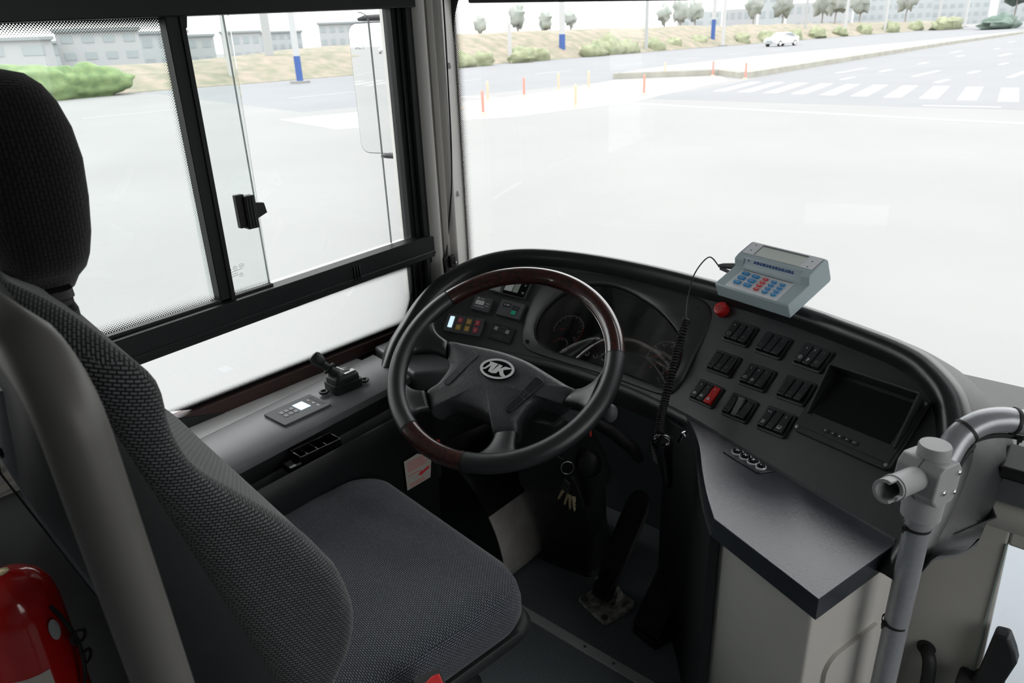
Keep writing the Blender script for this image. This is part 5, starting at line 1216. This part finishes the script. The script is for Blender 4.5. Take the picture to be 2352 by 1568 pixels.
# ================================================================ side console
con = thing('side_console', 'grey side console with storage trough under the driver window', 'console', (-1.28, .65, 0))
def con_ring(y):
    f = (y - .52) / .46
    xo, xi, xl = -1.400 - .053 * (y - .554) / .54, -1.227 - .033 * f, -1.158 - .014 * f
    return xo, xi, xl
ysx = [.40 + (1.075 - .40) * k / 12 for k in range(13)]
mb = MB(); rings = []
for y in ysx:
    xo, xi, xl = con_ring(y); dy = -.035
    P = [(xo - .004, .552), (xo - .004, .560), (xo, .568), (xo + .008, .571), (xi - .010, .571), (xi - .002, .568), (xi, .562), (xi, .552)]
    rings.append([V((x, y + dy * (x - xo) / .2, z)) for x, z in P])
mb.loft(rings); obj('console_top', mb, M['console'], con, ang=40)
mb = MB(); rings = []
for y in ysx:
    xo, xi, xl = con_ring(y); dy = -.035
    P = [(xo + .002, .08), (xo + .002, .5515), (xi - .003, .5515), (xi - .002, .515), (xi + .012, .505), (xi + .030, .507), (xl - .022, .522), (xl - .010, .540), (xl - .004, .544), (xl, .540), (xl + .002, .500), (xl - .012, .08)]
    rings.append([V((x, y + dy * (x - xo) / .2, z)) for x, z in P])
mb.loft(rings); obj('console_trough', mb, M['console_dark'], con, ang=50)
# control panel on the console
fr = frame((-1.335, .765, .5712), V((-.08, .118, 0)), V((-.115, -.075, 0)) * -1)
fr = frame((-1.335, .768, .5715), V((-.001, .114, 0)), V((-.078, .014, 0)))
cp_ = thing('control_panel', 'flat grey control panel with lit screen on the side console', 'control panel', fr)
mb = MB(); mb.prism(rrect(.122, .083, .003, 3), 0, .0045, None); obj('panel_casing', mb, M['greybox'], cp_, world=False, bevel=.001)
mb = MB(); mb.prism(rrect(.026, .036, .001, 2, (.014, .006)), .0045, .0050, None); obj('panel_screen', mb, M['litblue'], cp_, world=False, smooth=False)
for i in range(3):
    for j in range(2):
        mb = MB(); mb.prism(rrect(.0095, .013, .0008, 2, (-.034 + .0125 * i, -.006 + .018 * j)), .0045, .0056, None); obj('panel_button', mb, M['clampm'], cp_, world=False, bevel=.0004)
for k, y in enumerate((-.022, -.004, .016)):
    mb = MB(); mb.prism(rrect(.004, .008, .001, 2, (.039, y)), .0045, .0052, None); obj('panel_lamp', mb, M['white'], cp_, world=False, smooth=False)
mb = MB(); mb.prism(rrect(.009, .052, .001, 2, (.052, .0)), .0045, .0049, None); obj('panel_slot', mb, M['black'], cp_, world=False, smooth=False)
# hand brake valve
hb_ = thing('parking_brake_valve', 'black parking brake lever with mushroom knob on the side console', 'brake lever', (-1.35, .90, .571))
mb = MB(); mb.prism(rrect(.060, .075, .010, 4), 0, .022, frame((-1.348, .905, .571), (.97, -.1, 0), (.1, .97, 0)))
mb.loft([[V((-1.348 + x * f, .905 + y * f, .571 + z)) for x, y in rrect(.052, .068, .010, 4)] for f, z in ((1, .020), (.95, .034), (.7, .042), (.3, .044))]); obj('valve_body', mb, M['black'], hb_, bevel=.002)
for dx, dy in ((-.006, -.052), (.020, .046)):
    mb = ringc((-1.348 + dx, .905 + dy, .578), .0085, (0, 0, 1), .0035); obj('mounting_eye', mb, M['black'], hb_)
mb = MB(); mb.box((-1.335, .915, .612), (.014, .030, .004)); mb.box((-1.36, .91, .6145), (.03, .003, .003)); obj('valve_plate', mb, M['steel'], hb_)
mb = MB(); mb.tube([(-1.352, .893, .607), (-1.364, .884, .622), (-1.378, .874, .638)], [.013, .010, .009], 12); mb.merge(ringc((-1.366, .884, .624), .013, (-.5, -.4, .7), .0040)); l_ = obj('brake_handle', mb, M['black'], hb_)
mb = MB(); mb.lathe((-1.376, .876, .635), (-.50, -.36, .62), [(.009, 0), (.013, .005), (.0155, .012), (.015, .026), (.012, .031), (.004, .033)], 18); obj('handle_knob', mb, M['black'], l_)
# open socket tray in the trough
ct = thing('clip_tray', 'small open black tray with red tab in the console trough', 'tray', (-1.205, .71, .515))
fr = frame((-1.208, .722, .522), (.04, .98, .0), (-1, .04, .0)); mb = MB()
for a_, b_ in (((-.048, -.020), (.048, -.020)), ((.048, -.020), (.048, .020)), ((.048, .020), (-.048, .020)), ((-.048, .020), (-.048, -.020))):
    mb.merge(strokes([[a_, b_]], .003, fr, .030))
mb.prism([(-.048, -.02), (.048, -.02), (.048, .02), (-.048, .02)], 0, .004, fr); mb.prism([(-.075, -.022), (-.048, -.022), (-.048, .012), (-.075, .012)], 0, .016, fr)
for x in (-.025, .0, .022): mb.merge(strokes([[(x, -.020), (x, .020)]], .003, fr, .022))
obj('tray_body', mb, M['gloss'], ct, bevel=.0008)
mb = MB(); mb.prism([(.030, -.026), (.046, -.026), (.046, -.0205), (.030, -.0205)], .004, .009, fr); obj('red_tab', mb, M['red'], ct)
# sticker and red lever under the console
fr = frame((-1.166, .957, .383), (.0, .99, -.0), (0, 0, 1)); mb = MB(); sy = [(-.042, -.034), (.030, -.034), (.036, .0), (.040, .026), (.012, .046), (-.040, .040), (-.044, .034)]
sy = [(-.041, -.033), (.033, -.034), (.042, .020), (.0, .048), (-.042, .046)]
mb.prism(sy, 0, .0015, fr); t = thing('warning_sticker', 'pale sticker with red arrow below the side console', 'sticker', (-1.166, .957, .383)); obj('sticker_sheet', mb, M['paper'], t, smooth=False)
ln = [[(-.034, .036 - .0055 * k), (.030 - .006 * (k % 3), .036 - .0055 * k)] for k in range(5)] + [[(-.034, .002), (.0, .002)], [(-.032, -.022), (.012, -.022)], [(-.032, -.028), (.018, -.028)]]
obj('sticker_print', strokes(ln, .0013, fr @ Matrix.Translation(V((0, 0, .0016)))), M['markred'], t, smooth=False)
am = MB(); am.prism([(-.006, -.008), (.008, -.001), (.008, -.005), (.030, -.003), (.030, -.010), (.008, -.0125), (.008, -.016)], 0, .0004, fr @ Matrix.Translation(V((0, 0, .0016))) @ Matrix.Rotation(.12, 4, 'Z')); am.merge(strokes([[(.034, .004), (.034, -.010)]], .0012, fr @ Matrix.Translation(V((0, 0, .0016))))); obj('sticker_arrow', am, M['markred'], t, smooth=False)
rl = thing('red_lever', 'red lever with white knob under the side console', 'lever', (-1.19, 1.02, .41))
mb = MB(); mb.tube([(-1.205, 1.012, .404), (-1.198, 1.030, .410), (-1.192, 1.052, .411)], [.009, .008, .006], 10); obj('lever_arm', mb, M['red'], rl)
mb = MB(); mb.sphere((-1.212, .998, .424), .013, 12); mb.cyl((-1.23, .998, .36), (-1.215, .998, .415), .005); obj('lever_knob', mb, M['white'], rl)
mb = MB(); mb.bx((-1.24, .95, .30), (-1.20, 1.06, .372)); obj('lever_bracket', mb, M['black'], rl, bevel=.004)

# ================================================================ driver's seat
sa = math.radians(6.5); seatM = Matrix.Translation(V((-.945, .50, 0))) @ Matrix.Rotation(-sa, 4, 'Z')
st = thing('driver_seat', 'woven dark grey driver seat with tall headrest', 'seat', seatM)
def ring_rr(w_, y0, y1, z, r, n=6, k=0.0, tilt=0.0):
    r = min(r, w_ * .98, (y1 - y0) / 2 * .98)
    return [V((x, y, z + tilt * (y - y0))) for x, y in rrect(2 * w_, y1 - y0, r, n, (0, (y0 + y1) / 2))]
y0, y1 = -.20, .305
lay = [(.0, .90, .36), (.0, .97, .372), (.0, 1.0, .392), (.0, 1.0, .415), (0, .985, .436), (0, .955, .449), (0, .90, .457), (0, .80, .462), (0, .6, .4630), (0, .35, .460), (0, .05, .459)]
mb = MB(); rings = []
for _, f, z in lay:
    ins = (1 - f) * .25
    rings.append([V((x, y, z - (.0) + (.006 if y > 0 and z > .44 else 0))) for x, y in rrect(2 * (.262 - ins), (y1 - y0) - 2 * ins, max(.012, .075 - ins * .3) if f > .3 else .01, 8, (0, (y0 + y1) / 2))])
mb.loft(rings)
def seat_uv(v): return (v.x, v.y)
cu = obj('seat_cushion', mb, M['fabric'], st, world=False, boxuv=True, ang=80)
mb = MB(); mb.loft([[V((x, y, z)) for x, y in rrect(w_, d_, .05, 6, (0, cy_))] for w_, d_, cy_, z in ((.40, .36, .02, .30), (.49, .46, .04, .335), (.528, .495, .05, .352), (.538, .508, .052, .366), (.528, .498, .052, .376), (.51, .48, .052, .376))])
obj('seat_pan', mb, M['black'], st, world=False, ang=60)
mb = MB(); mb.prism([(-.05, .0), (.115, .0), (.150, -.016), (.158, -.045), (.142, -.075), (.06, -.11), (-.05, -.12)], -.006, .006, Matrix(((0, 0, 1, .262), (1, 0, 0, 0), (0, 1, 0, .350), (0, 0, 0, 1)))); obj('side_cover', mb, M['black'], st, world=False, bevel=.004)
mb = MB(); mb.bx((-.19, -.16, .05), (.19, .20, .31)); mb.bx((-.21, -.19, 0), (.21, .23, .05))
obj('seat_pedestal', mb, M['deep'], st, world=False, bevel=.01)
mb = MB()
for k in range(5): mb.loft([[V((x, y, .08 + .045 * k + dz)) for x, y in rrect(.40 + e_, .38 + e_, .03, 4, (0, .02))] for e_, dz in ((0, 0), (.022, .018), (.022, .027), (0, .045))])
obj('bellows', mb, M['rubber'], st, world=False)
# backrest, profile in seat coordinates
FP = [(.46, -.10), (.50, -.075), (.536, -.048), (.59, -.032), (.66, -.043), (.70, -.060), (.76, -.092), (.83, -.143), (.90, -.196), (.954, -.212), (1.01, -.212), (1.055, -.240), (1.09, -.268), (1.112, -.300)]
def wd_(z): return .25 if z < 1.0 else max(.03, .25 - ((z - 1.0) / .115) ** 2.4 * .16)
def rear(z): return -.145 - (z - .50) * .245
mb = MB(); rings = []
fine = smooth_poly([(z, y + .014) for z, y in FP], 4, False)
for z, yf in fine:
    yr = rear(z); w_ = wd_(z); r = min(.040, (yf - yr) * .45); ring = []
    for x, y in rrect(2 * w_, yf - yr, max(r, .004), 6, (0, (yf + yr) / 2)):
        c_ = 1 - (x / w_) ** 2
        ring.append(V((x, y - (.028 * c_ if y > (yf + yr) / 2 else 0), z)))
    rings.append(ring)
mb.loft(rings); bk = obj('backrest', mb, M['fabric_side'], st, world=False, boxuv=True, ang=80)
mb = MB(); mb.tube([V((wd_(z) - .004, yf - .030, z)) for z, yf in fine[2:-6]], .0020, 6); obj('backrest_piping', mb, M['deep'], bk, world=False)
# rear shell: dark rim and grey centre panel
def dsh(z): return .100 if z < .90 else max(.03, .100 - (z - .90) * .36)
mb = MB(); rings = []
for z in [.42, .46, .52, .6, .7, .8, .9, .98, 1.03, 1.08]:
    yr = rear(z); w_ = wd_(z) * 1.0 + .001; d_ = dsh(z)
    ring = [V((x, yr + .004 - dy * d_, z)) for x, dy in ((w_, 0), (w_ * .995, .35), (w_ * .93, .75), (w_ * .80, .98), (w_ * .4, 1.0), (-w_ * .4, 1.0), (-w_ * .80, .98), (-w_ * .93, .75), (-w_ * .995, .35), (-w_, 0))]
    rings.append(ring)
mb.loft(rings); sh = obj('back_shell', mb, M['black'], st, world=False, ang=50)
mb = MB(); rings = []
for z in [.50, .54, .62, .72, .82, .92, .98, 1.01]:
    yr = rear(z) - dsh(z) + .004; w0 = (.150 + .065 * min(1, max(0, (z - .50) / .24))) if z < .99 else .19
    ring = [V((x, yr - dy, z)) for x, dy in ((.135, -.006), (.125, .007), (.05, .010), (-w0 + .02, .010), (-w0, .004), (-w0 - .012, -.010))] + [V((-w0 * .9, yr + .012, z)), V((.11, yr + .012, z))]
    rings.append(ring)
mb.loft(rings); gp = obj('shell_panel', mb, M['shellgrey'], sh, world=False, ang=50, label='grey rear panel of the seat back')
mb = MB(); mb.tube([V((.085, rear(z) - dsh(z) - .0065, z)) for k, z in enumerate((.97, .9, .8, .7, .66))], .0012, 6); obj('panel_seam', mb, M['deep'], gp, world=False)
mb = MB(); mb.lathe((.110, rear(.93) - dsh(.93) - .0045, .935), (0, -1, -.2), [(.006, -.002), (.006, .002), (.0002, .002)], 12); obj('panel_hole', mb, M['deep'], gp, world=False)
# headrest and its stem bellows
mb = MB(); rings = []
HP = [(1.066, .045, -.268, -.225), (1.074, .064, -.276, -.215), (1.086, .070, -.280, -.208), (1.098, .086, -.283, -.200), (1.115, .102, -.285, -.196), (1.14, .110, -.287, -.190), (1.18, .1165, -.289, -.184), (1.222, .118, -.290, -.180), (1.255, .109, -.290, -.181), (1.282, .098, -.288, -.187), (1.300, .086, -.283, -.196), (1.312, .068, -.275, -.208), (1.317, .035, -.26, -.225)]
for z, w_, a_, b_ in HP:
    ring = []
    for x, y in rrect(2 * w_, b_ - a_, (b_ - a_) * .42, 6, (0, (a_ + b_) / 2)): ring.append(V((x - .024, y, z)))
    rings.append(ring)
mb.loft(rings); obj('headrest', mb, M['fabric_head'], st, world=False, boxuv=True, ang=80)
mb = MB(); mb.loft([[V((x, y - .248, z)) for x, y in rrect(w_, .045, .015, 4)] for w_, z in ((.16, 1.02), (.16, 1.035), (.125, 1.04), (.125, 1.045), (.15, 1.05), (.15, 1.058), (.12, 1.062), (.12, 1.068), (.145, 1.073), (.14, 1.082))]); obj('headrest_collar', mb, M['rubber'], st, world=False)
# belt buckle
bk2 = MB(); q = seatM.inverted() @ Matrix.Translation(V((-.632, .492, .462))); qq = frame(q.translation, (.2, .95, 0), (.0, -.25, .95)); qq = frame(q.translation, (.15, .98, -.12), (-.85, .1, .5))
bk2.prism(rrect(.044, .030, .005, 3), -.022, .020, qq); bb = obj('belt_buckle', bk2, M['black'], st, world=False, bevel=.002)
mb = MB(); mb.prism([(-.013, -.011), (.018, -.011), (.018, .006), (.006, .007), (-.006, .002), (-.013, .004)], .018, .0225, qq); obj('release_button', mb, M['red'], bb, world=False, bevel=.0015, label='red belt release button')
mb = MB(); mb.tube([qq @ V((0, 0, -.01)), qq @ V((0, -.01, -.08)), V((.24, -.16, .36))], [.010, .009, .009], 8); obj('buckle_strap', mb, M['rubber'], bb, world=False)

# ================================================================ grab rail behind the seat (near the camera)
gr = thing('grab_rail', 'thick grey grab rail curving in front of the seat back', 'rail', (-.48, .16, 0))
P = [(-1.46, .135, 1.150), (-1.0, .130, 1.152), (-.70, .126, 1.152), (-.60, .124, 1.151)] + [(-.56 + .058 * math.sin(a), .123 + .002 * a, 1.094 + .058 * math.cos(a)) for a in [PI / 2 * k / 7 for k in range(1, 8)]] + [(-.500, .127, 1.05), (-.498, .130, .95), (-.496, .134, .8), (-.490, .14, .5), (-.480, .15, .012)]
mb = MB(); mb.tube(P, .0205, 24); obj('rail_tube', mb, M['railnear'], gr)
mb = MB(); mb.lathe((-.480, .15, 0), (0, 0, 1), [(.05, 0), (.05, .006), (.022, .012)], 20); obj('rail_flange', mb, M['railnear'], gr)

# ================================================================ fire extinguisher
fe = thing('fire_extinguisher', 'red fire extinguisher standing behind the driver seat', 'fire extinguisher', (-1.20, .150, 0))
mb = MB(); mb.lathe((-1.20, .150, 0), (0, 0, 1), [(.056, .004), (.062, .015), (.062, .505), (.0615, .530), (.057, .557), (.047, .577), (.032, .591), (.018, .597), (.012, .600), (.001, .601)], 40); obj('cylinder', mb, M['redgloss'], fe)
mb = MB(); mb.lathe((-1.20, .150, .598), (0, 0, 1), [(.010, 0), (.010, .004), (.004, .006), (.0003, .006)], 14); v_ = obj('valve', mb, M['brass'], fe)
mb = MB(); mb.tube(smooth_poly([(-1.145, .185, .54), (-1.128, .196, .50), (-1.122, .200, .45), (-1.128, .194, .40), (-1.140, .184, .35), (-1.15, .170, .30)], 6, False), .0032, 8); mb.merge(ringc((-1.122, .202, .48), .011, (1, .2, 0), .0028)); mb.merge(ringc((-1.120, .204, .44), .010, (.8, .6, 0), .0028)); obj('pin_chain', mb, M['rubber'], fe)
mb = MB(); mb.grid([[V((-1.20 + .0628 * math.cos(a), .150 + .0628 * math.sin(a), z)) for a in [math.radians(-55 + 60 * k / 8) for k in range(9)]] for z in (.40, .44)]); lb_ = obj('label_sheet', mb, M['paper'], fe)
mb = MB(); mb.sphere((-1.134, .178, .505), .011, 12, (.25, .7, 1.8)); obj('seal_tag', mb, M['clampm'], fe)

# ================================================================ right hand rail with clamp
hr = thing('handrail', 'grey handrail pole with clamp rising beside the cabinet and bending right', 'rail', (-.142, 1.0, 0))
mb = MB(); mb.cyl((-.145, 1.0, -.30), (-.141, 1.0, .735), .0172, n=24); obj('pole', mb, M['tube'], hr)
P = smooth_poly([(-.136, .998, .720), (-.132, 1.012, .755), (-.124, 1.045, .796), (-.108, 1.070, .8145), (-.085, 1.092, .8205), (-.055, 1.112, .8165), (.02, 1.15, .810), (.20, 1.23, .800), (.75, 1.50, .79)], 8, False)
mb = MB(); mb.tube(P, .0175, 24); obj('top_rail', mb, M['tube'], hr)
mb = MB(); mb.lathe((-.141, 1.0, .688), (0, 0, 1), [(.0205, 0), (.0255, .004), (.0270, .042), (.0255, .046)], 28); obj('clamp_collar', mb, M['clampm'], hr)
# clamp block: long axis follows the side tube
tA, tB = V((-.142, .992, .763)), V((-.1705, .893, .7755)); ax = (tB - tA).normalized()
fr = frame(tA, ax, V((0, 0, 1)))
mb = MB(); mb.prism([(-.024, -.034), (.018, -.034), (.030, -.022), (.030, .016), (.020, .026), (-.018, .026), (-.030, .014), (-.032, -.024)], -.029, .029, fr); cb = obj('clamp_block', mb, M['clampm'], hr, bevel=.003, seg=3)
mb = MB(); mb.prism([(-.024, -.0345), (.018, -.0345), (.0305, -.022), (.0305, .016), (.020, .0265), (-.018, .0265), (-.0305, .014), (-.0325, -.024)], -.0006, .0006, fr); obj('clamp_seam', mb, M['greybox'], cb)
for x, y in ((.010, -.012), (-.018, .012), (-.020, -.018)):
    for s in (-1, 1):
        mb = MB(); mb.lathe(fr @ V((x, y, .029 * s)), fr.to_3x3() @ V((0, 0, s)), [(.0042, 0), (.004, .0025), (.0015, .0042), (.0002, .0042)], 12); obj('clamp_bolt', mb, M['chrome'], cb)
mb = MB(); mb.lathe(tA + V((.002, .004, .020)), (0, 0, 1), [(.0200, 0), (.0205, .002), (.0205, .022), (.0192, .0245), (.001, .0248)], 32); obj('top_cap', mb, M['clampm'], hr)
# side tube with hooked open end
tb0 = tA + ax * .020; pr = []
mb = MB(); u = ax.orthogonal().normalized(); u = V((0, 0, 1)) - ax * ax.z; u.normalize(); w_ = ax.cross(u)
def rg(d, r): return [tb0 + ax * d + (u * math.cos(a) + w_ * math.sin(a)) * r for a in [2 * PI * k / 32 for k in range(32)]]
mb.loft([rg(0, .0165), rg(.060, .0165), rg(.060, .0178), rg(.064, .0178), rg(.064, .0165), rg(.068, .0165), rg(.068, .0115), rg(.03, .0115)], True, False); stb = obj('side_tube', mb, M['clampm'], hr, ang=40)
mb = MB(); mb.loft([rg(.035, .0114), rg(.0352, .0002)], True, True); obj('tube_bore', mb, M['deep'], stb)
def hook(a0, a1, d0, d1):
    mb = MB(); rings = []
    for k in range(13):
        a = math.radians(a0 + (a1 - a0) * k / 12); dr_ = u * math.cos(a) + w_ * math.sin(a)
        rings.append([tb0 + ax * d0 + dr_ * .0165, tb0 + ax * d1 + dr_ * .0165, tb0 + ax * d1 + dr_ * .0118, tb0 + ax * d0 + dr_ * .0118])
    mb.loft(rings); return mb
mb = hook(-20, 215, .068, .083); mb.merge(hook(235, 262, .068, .078)); obj('hook_end', mb, M['clampm'], stb, bevel=.001)
# cable and ties on the rail
Pc = [p + V((.014, -.002, -.020)) for p in P]
mb = MB(); mb.tube([p + V((.016, -.006, -.012)) for p in P[5:20]] + [p + V((.004, -.004, -.0215)) for p in P[20:]], .0035, 8)
tag(obj('rail_cable', mb, M['rubber']), 'thin black cable tied along the underside of the grey handrail', 'cable')
def tie(c, d, r=.0190):
    d = V(d).normalized(); u2 = d.orthogonal().normalized(); w2_ = d.cross(u2); mb = MB(); rings = []
    for s_, rr2 in ((-.002, r - .001), (-.002, r), (.002, r), (.002, r - .001)): rings.append([V(c) + d * s_ + (u2 * math.cos(a) + w2_ * math.sin(a)) * rr2 for a in [2 * PI * k / 24 for k in range(24)]])
    mb.loft(rings, True, False); return mb
ties = [((-.142, 1.0, .672), (0, 0, 1), .0185, 'black cable tie just under the handrail clamp'), ((-.1435, 1.0, .497), (0, 0, 1), .0185, 'lowest black cable tie around the handrail pole')]
i1 = 20; ties.append((P[i1], P[i1 + 1] - P[i1 - 1], .0188, 'black cable tie at the bend of the handrail')); i2 = 37; ties.append((P[i2], P[i2 + 1] - P[i2 - 1], .0190, 'black cable tie on the level part of the handrail, rightmost'))
for c, d, r, lb in ties:
    mb = tie(c, d, r); h_ = V(c) + V((.012, -.008, -.021)) if d is not ties[0][1] and abs(V(d).normalized().z) < .9 else V(c) + V((-.012, -.014, 0)); mb.box(h_, (.006, .006, .007)); mb.tube([h_, h_ + V((-.001, -.004, -.007))], .0016, 6)
    tag(obj('cable_tie', mb, M['rubber']), lb, 'cable tie', 'cable ties on the handrail')

# ================================================================ right front area: shelf, beige front panel, low window
bgp = bpy.data.objects.new('wall_front', None); C.objects.link(bgp); bgp['kind'] = 'structure'; FR[bgp] = Matrix.Identity(4)
mb = MB(); yP = 1.25
def fp(x, z): return (x, z)
XZ = Matrix(((1, 0, 0, 0), (0, 0, 1, yP), (0, 1, 0, 0), (0, 0, 0, 1)))
mb.prism([(-.30, -.35), (-.038, -.35), (-.036, .255), (-.046, .530), (-.046, .617), (-.088, .617), (-.13, .55), (-.180, .47), (-.30, .28)], 0, .03, XZ)
mb.prism([(-.046, .530), (.9, .530), (.9, .617), (-.046, .617)], 0, .03, XZ); mb.prism([(-.038, -.35), (.9, -.35), (.9, .235), (-.036, .235)], 0, .03, XZ); mb.prism([(.32, .235), (.9, .235), (.9, .53), (.32, .53)], 0, .03, XZ)
obj('front_panel', mb, M['beige'], bgp, bevel=.004)
# swelling of the moulding below the shelf edge
mb = MB(); mb.loft([[V((x, yP - d, z)) for d, z in ((0, .617), (.010, .612), (.016, .598), (.012, .575), (0, .555))] for x in (-.095, -.02, .3, .9)], False); mb.loft([[V((x, yP - .014 * f, z)) for x, z, f in ((xx, zz, ff))] if False else [V((-.30 + .212 * k / 6, yP - .012 * math.sin(PI * j / 4), .28 + .337 * k / 6 - .05 * j / 4)) for j in range(5)] for k in range(7)], False)
obj('panel_edge', mb, M['beige'], bgp, ang=80)
mb = MB(); mb.prism([(-.046, .235), (.32, .235), (.32, .53), (-.046, .53)], .010, .014, XZ); obj('low_pane', mb, glass_mat('glass_low_pane', tint=(.90, .94, .97)), bgp, smooth=False, label='low front window pane')
mb = MB(); mb.bx((-.0485, yP - .003, .235), (-.0455, yP + .02, .532)); obj('pane_seal', mb, M['glassedge'], bgp, smooth=False)
mb = MB(); mb.bx((-.24, 1.30, .600), (1.1, 1.66, .640)); mb.bx((.9, 1.25, -.35), (1.12, 1.7, .62)); s_ = struct('trim_7', mb, M['dash'], bevel=.006, label='grey shelf below the windscreen on the right')
mb = MB(); mb.bx((-.10, 1.252, .617), (1.1, 1.31, .64)); obj('shelf_front', mb, M['black'], s_)
bx_ = thing('junction_box', 'grey box with black lid under the windscreen at the right edge', 'box', (.06, 1.24, .618))
mb = MB(); mb.prism([(-.088, .619), (.30, .619), (.30, .662), (-.078, .662)], -.025, .06, XZ); obj('box_body', mb, M['greybox'], bx_, bevel=.005, seg=3)
mb = MB(); mb.prism([(-.084, .663), (.30, .663), (.30, .684), (-.080, .684)], -.030, .06, XZ); obj('box_lid', mb, M['deep'], bx_, bevel=.004)
# black dash flank between the monitor end and the beige panel
mb = MB(); q4 = [V((-.160, 1.046, .598)), V((-.20, 1.249, .452)), V((-.088, 1.249, .617)), V((-.062, 1.16, .630)), V((-.10, 1.09, .625))]
mb.loft([q4, [p - V((.01, -.004, .012)) for p in q4]], True, True)
obj('flank_panel', mb, M['black'], dash, bevel=.004)
# black handle in front of the low window, black hose
dh = thing('door_grip', 'dark grip with faceted head before the bright low window, bottom right', 'grip', (-.01, 1.235, .27))
mb = MB(); mb.prism([(-.045, .262), (-.038, .275), (-.030, .376), (-.010, .380), (.004, .352), (.010, .335), (.002, .290), (.0, .20), (-.045, .20)], -.035, -.004, XZ); obj('grip_body', mb, M['black'], dh, bevel=.005, seg=3)
mb = MB(); mb.bx((-.065, 1.205, .215), (.20, 1.247, .262)); obj('grip_base', mb, M['black'], dh, bevel=.006)
mb = MB(); mb.tube(smooth_poly([(-.122, 1.262, .262), (-.118, 1.240, .262), (-.110, 1.228, .250), (-.106, 1.225, .20), (-.112, 1.225, .10), (-.120, 1.23, -.02)], 6, False), .0115, 14); mb.lathe((-.122, 1.2495, .262), (0, -1, 0), [(.016, 0), (.015, .004), (.011, .005)], 16)
tag(obj('black_hose', mb, M['rubber']), 'short black hose coming out of the beige panel at the bottom right', 'hose')

# ================================================================ pillar wire with connector
P = [(-1.452, 1.412, 1.60), (-1.452, 1.412, 1.42), (-1.4545, 1.414, 1.32), (-1.462, 1.419, 1.20), (-1.464, 1.418, 1.07), (-1.468, 1.412, .95), (-1.476, 1.400, .85), (-1.480, 1.385, .76)]
t = thing('pillar_cable', 'thin black cable with connector running down the corner pillar', 'cable', (-1.47, 1.40, .75))
P = [(x + .0065, y + .0035, z) for x, y, z in P]
mb = MB(); mb.tube(smooth_poly(P, 6, False), .0021, 8); mb.tube(smooth_poly([(-1.478, 1.380, .70), (-1.482, 1.372, .66), (-1.486, 1.360, .60), (-1.47, 1.34, .54)], 5, False), .0021, 8); obj('wire', mb, M['rubber'], t)
mb = MB(); mb.box((-1.470, 1.378, .735), (.016, .020, .050), Matrix.Rotation(.15, 3, 'X')); mb.box((-1.462, 1.398, .742), (.012, .024, .034)); b_ = obj('connector', mb, M['black'], t, bevel=.003)
mb = MB(); mb.sphere((-1.4545, 1.404, .738), .0035, 10); obj('connector_screw', mb, M['chrome'], b_)
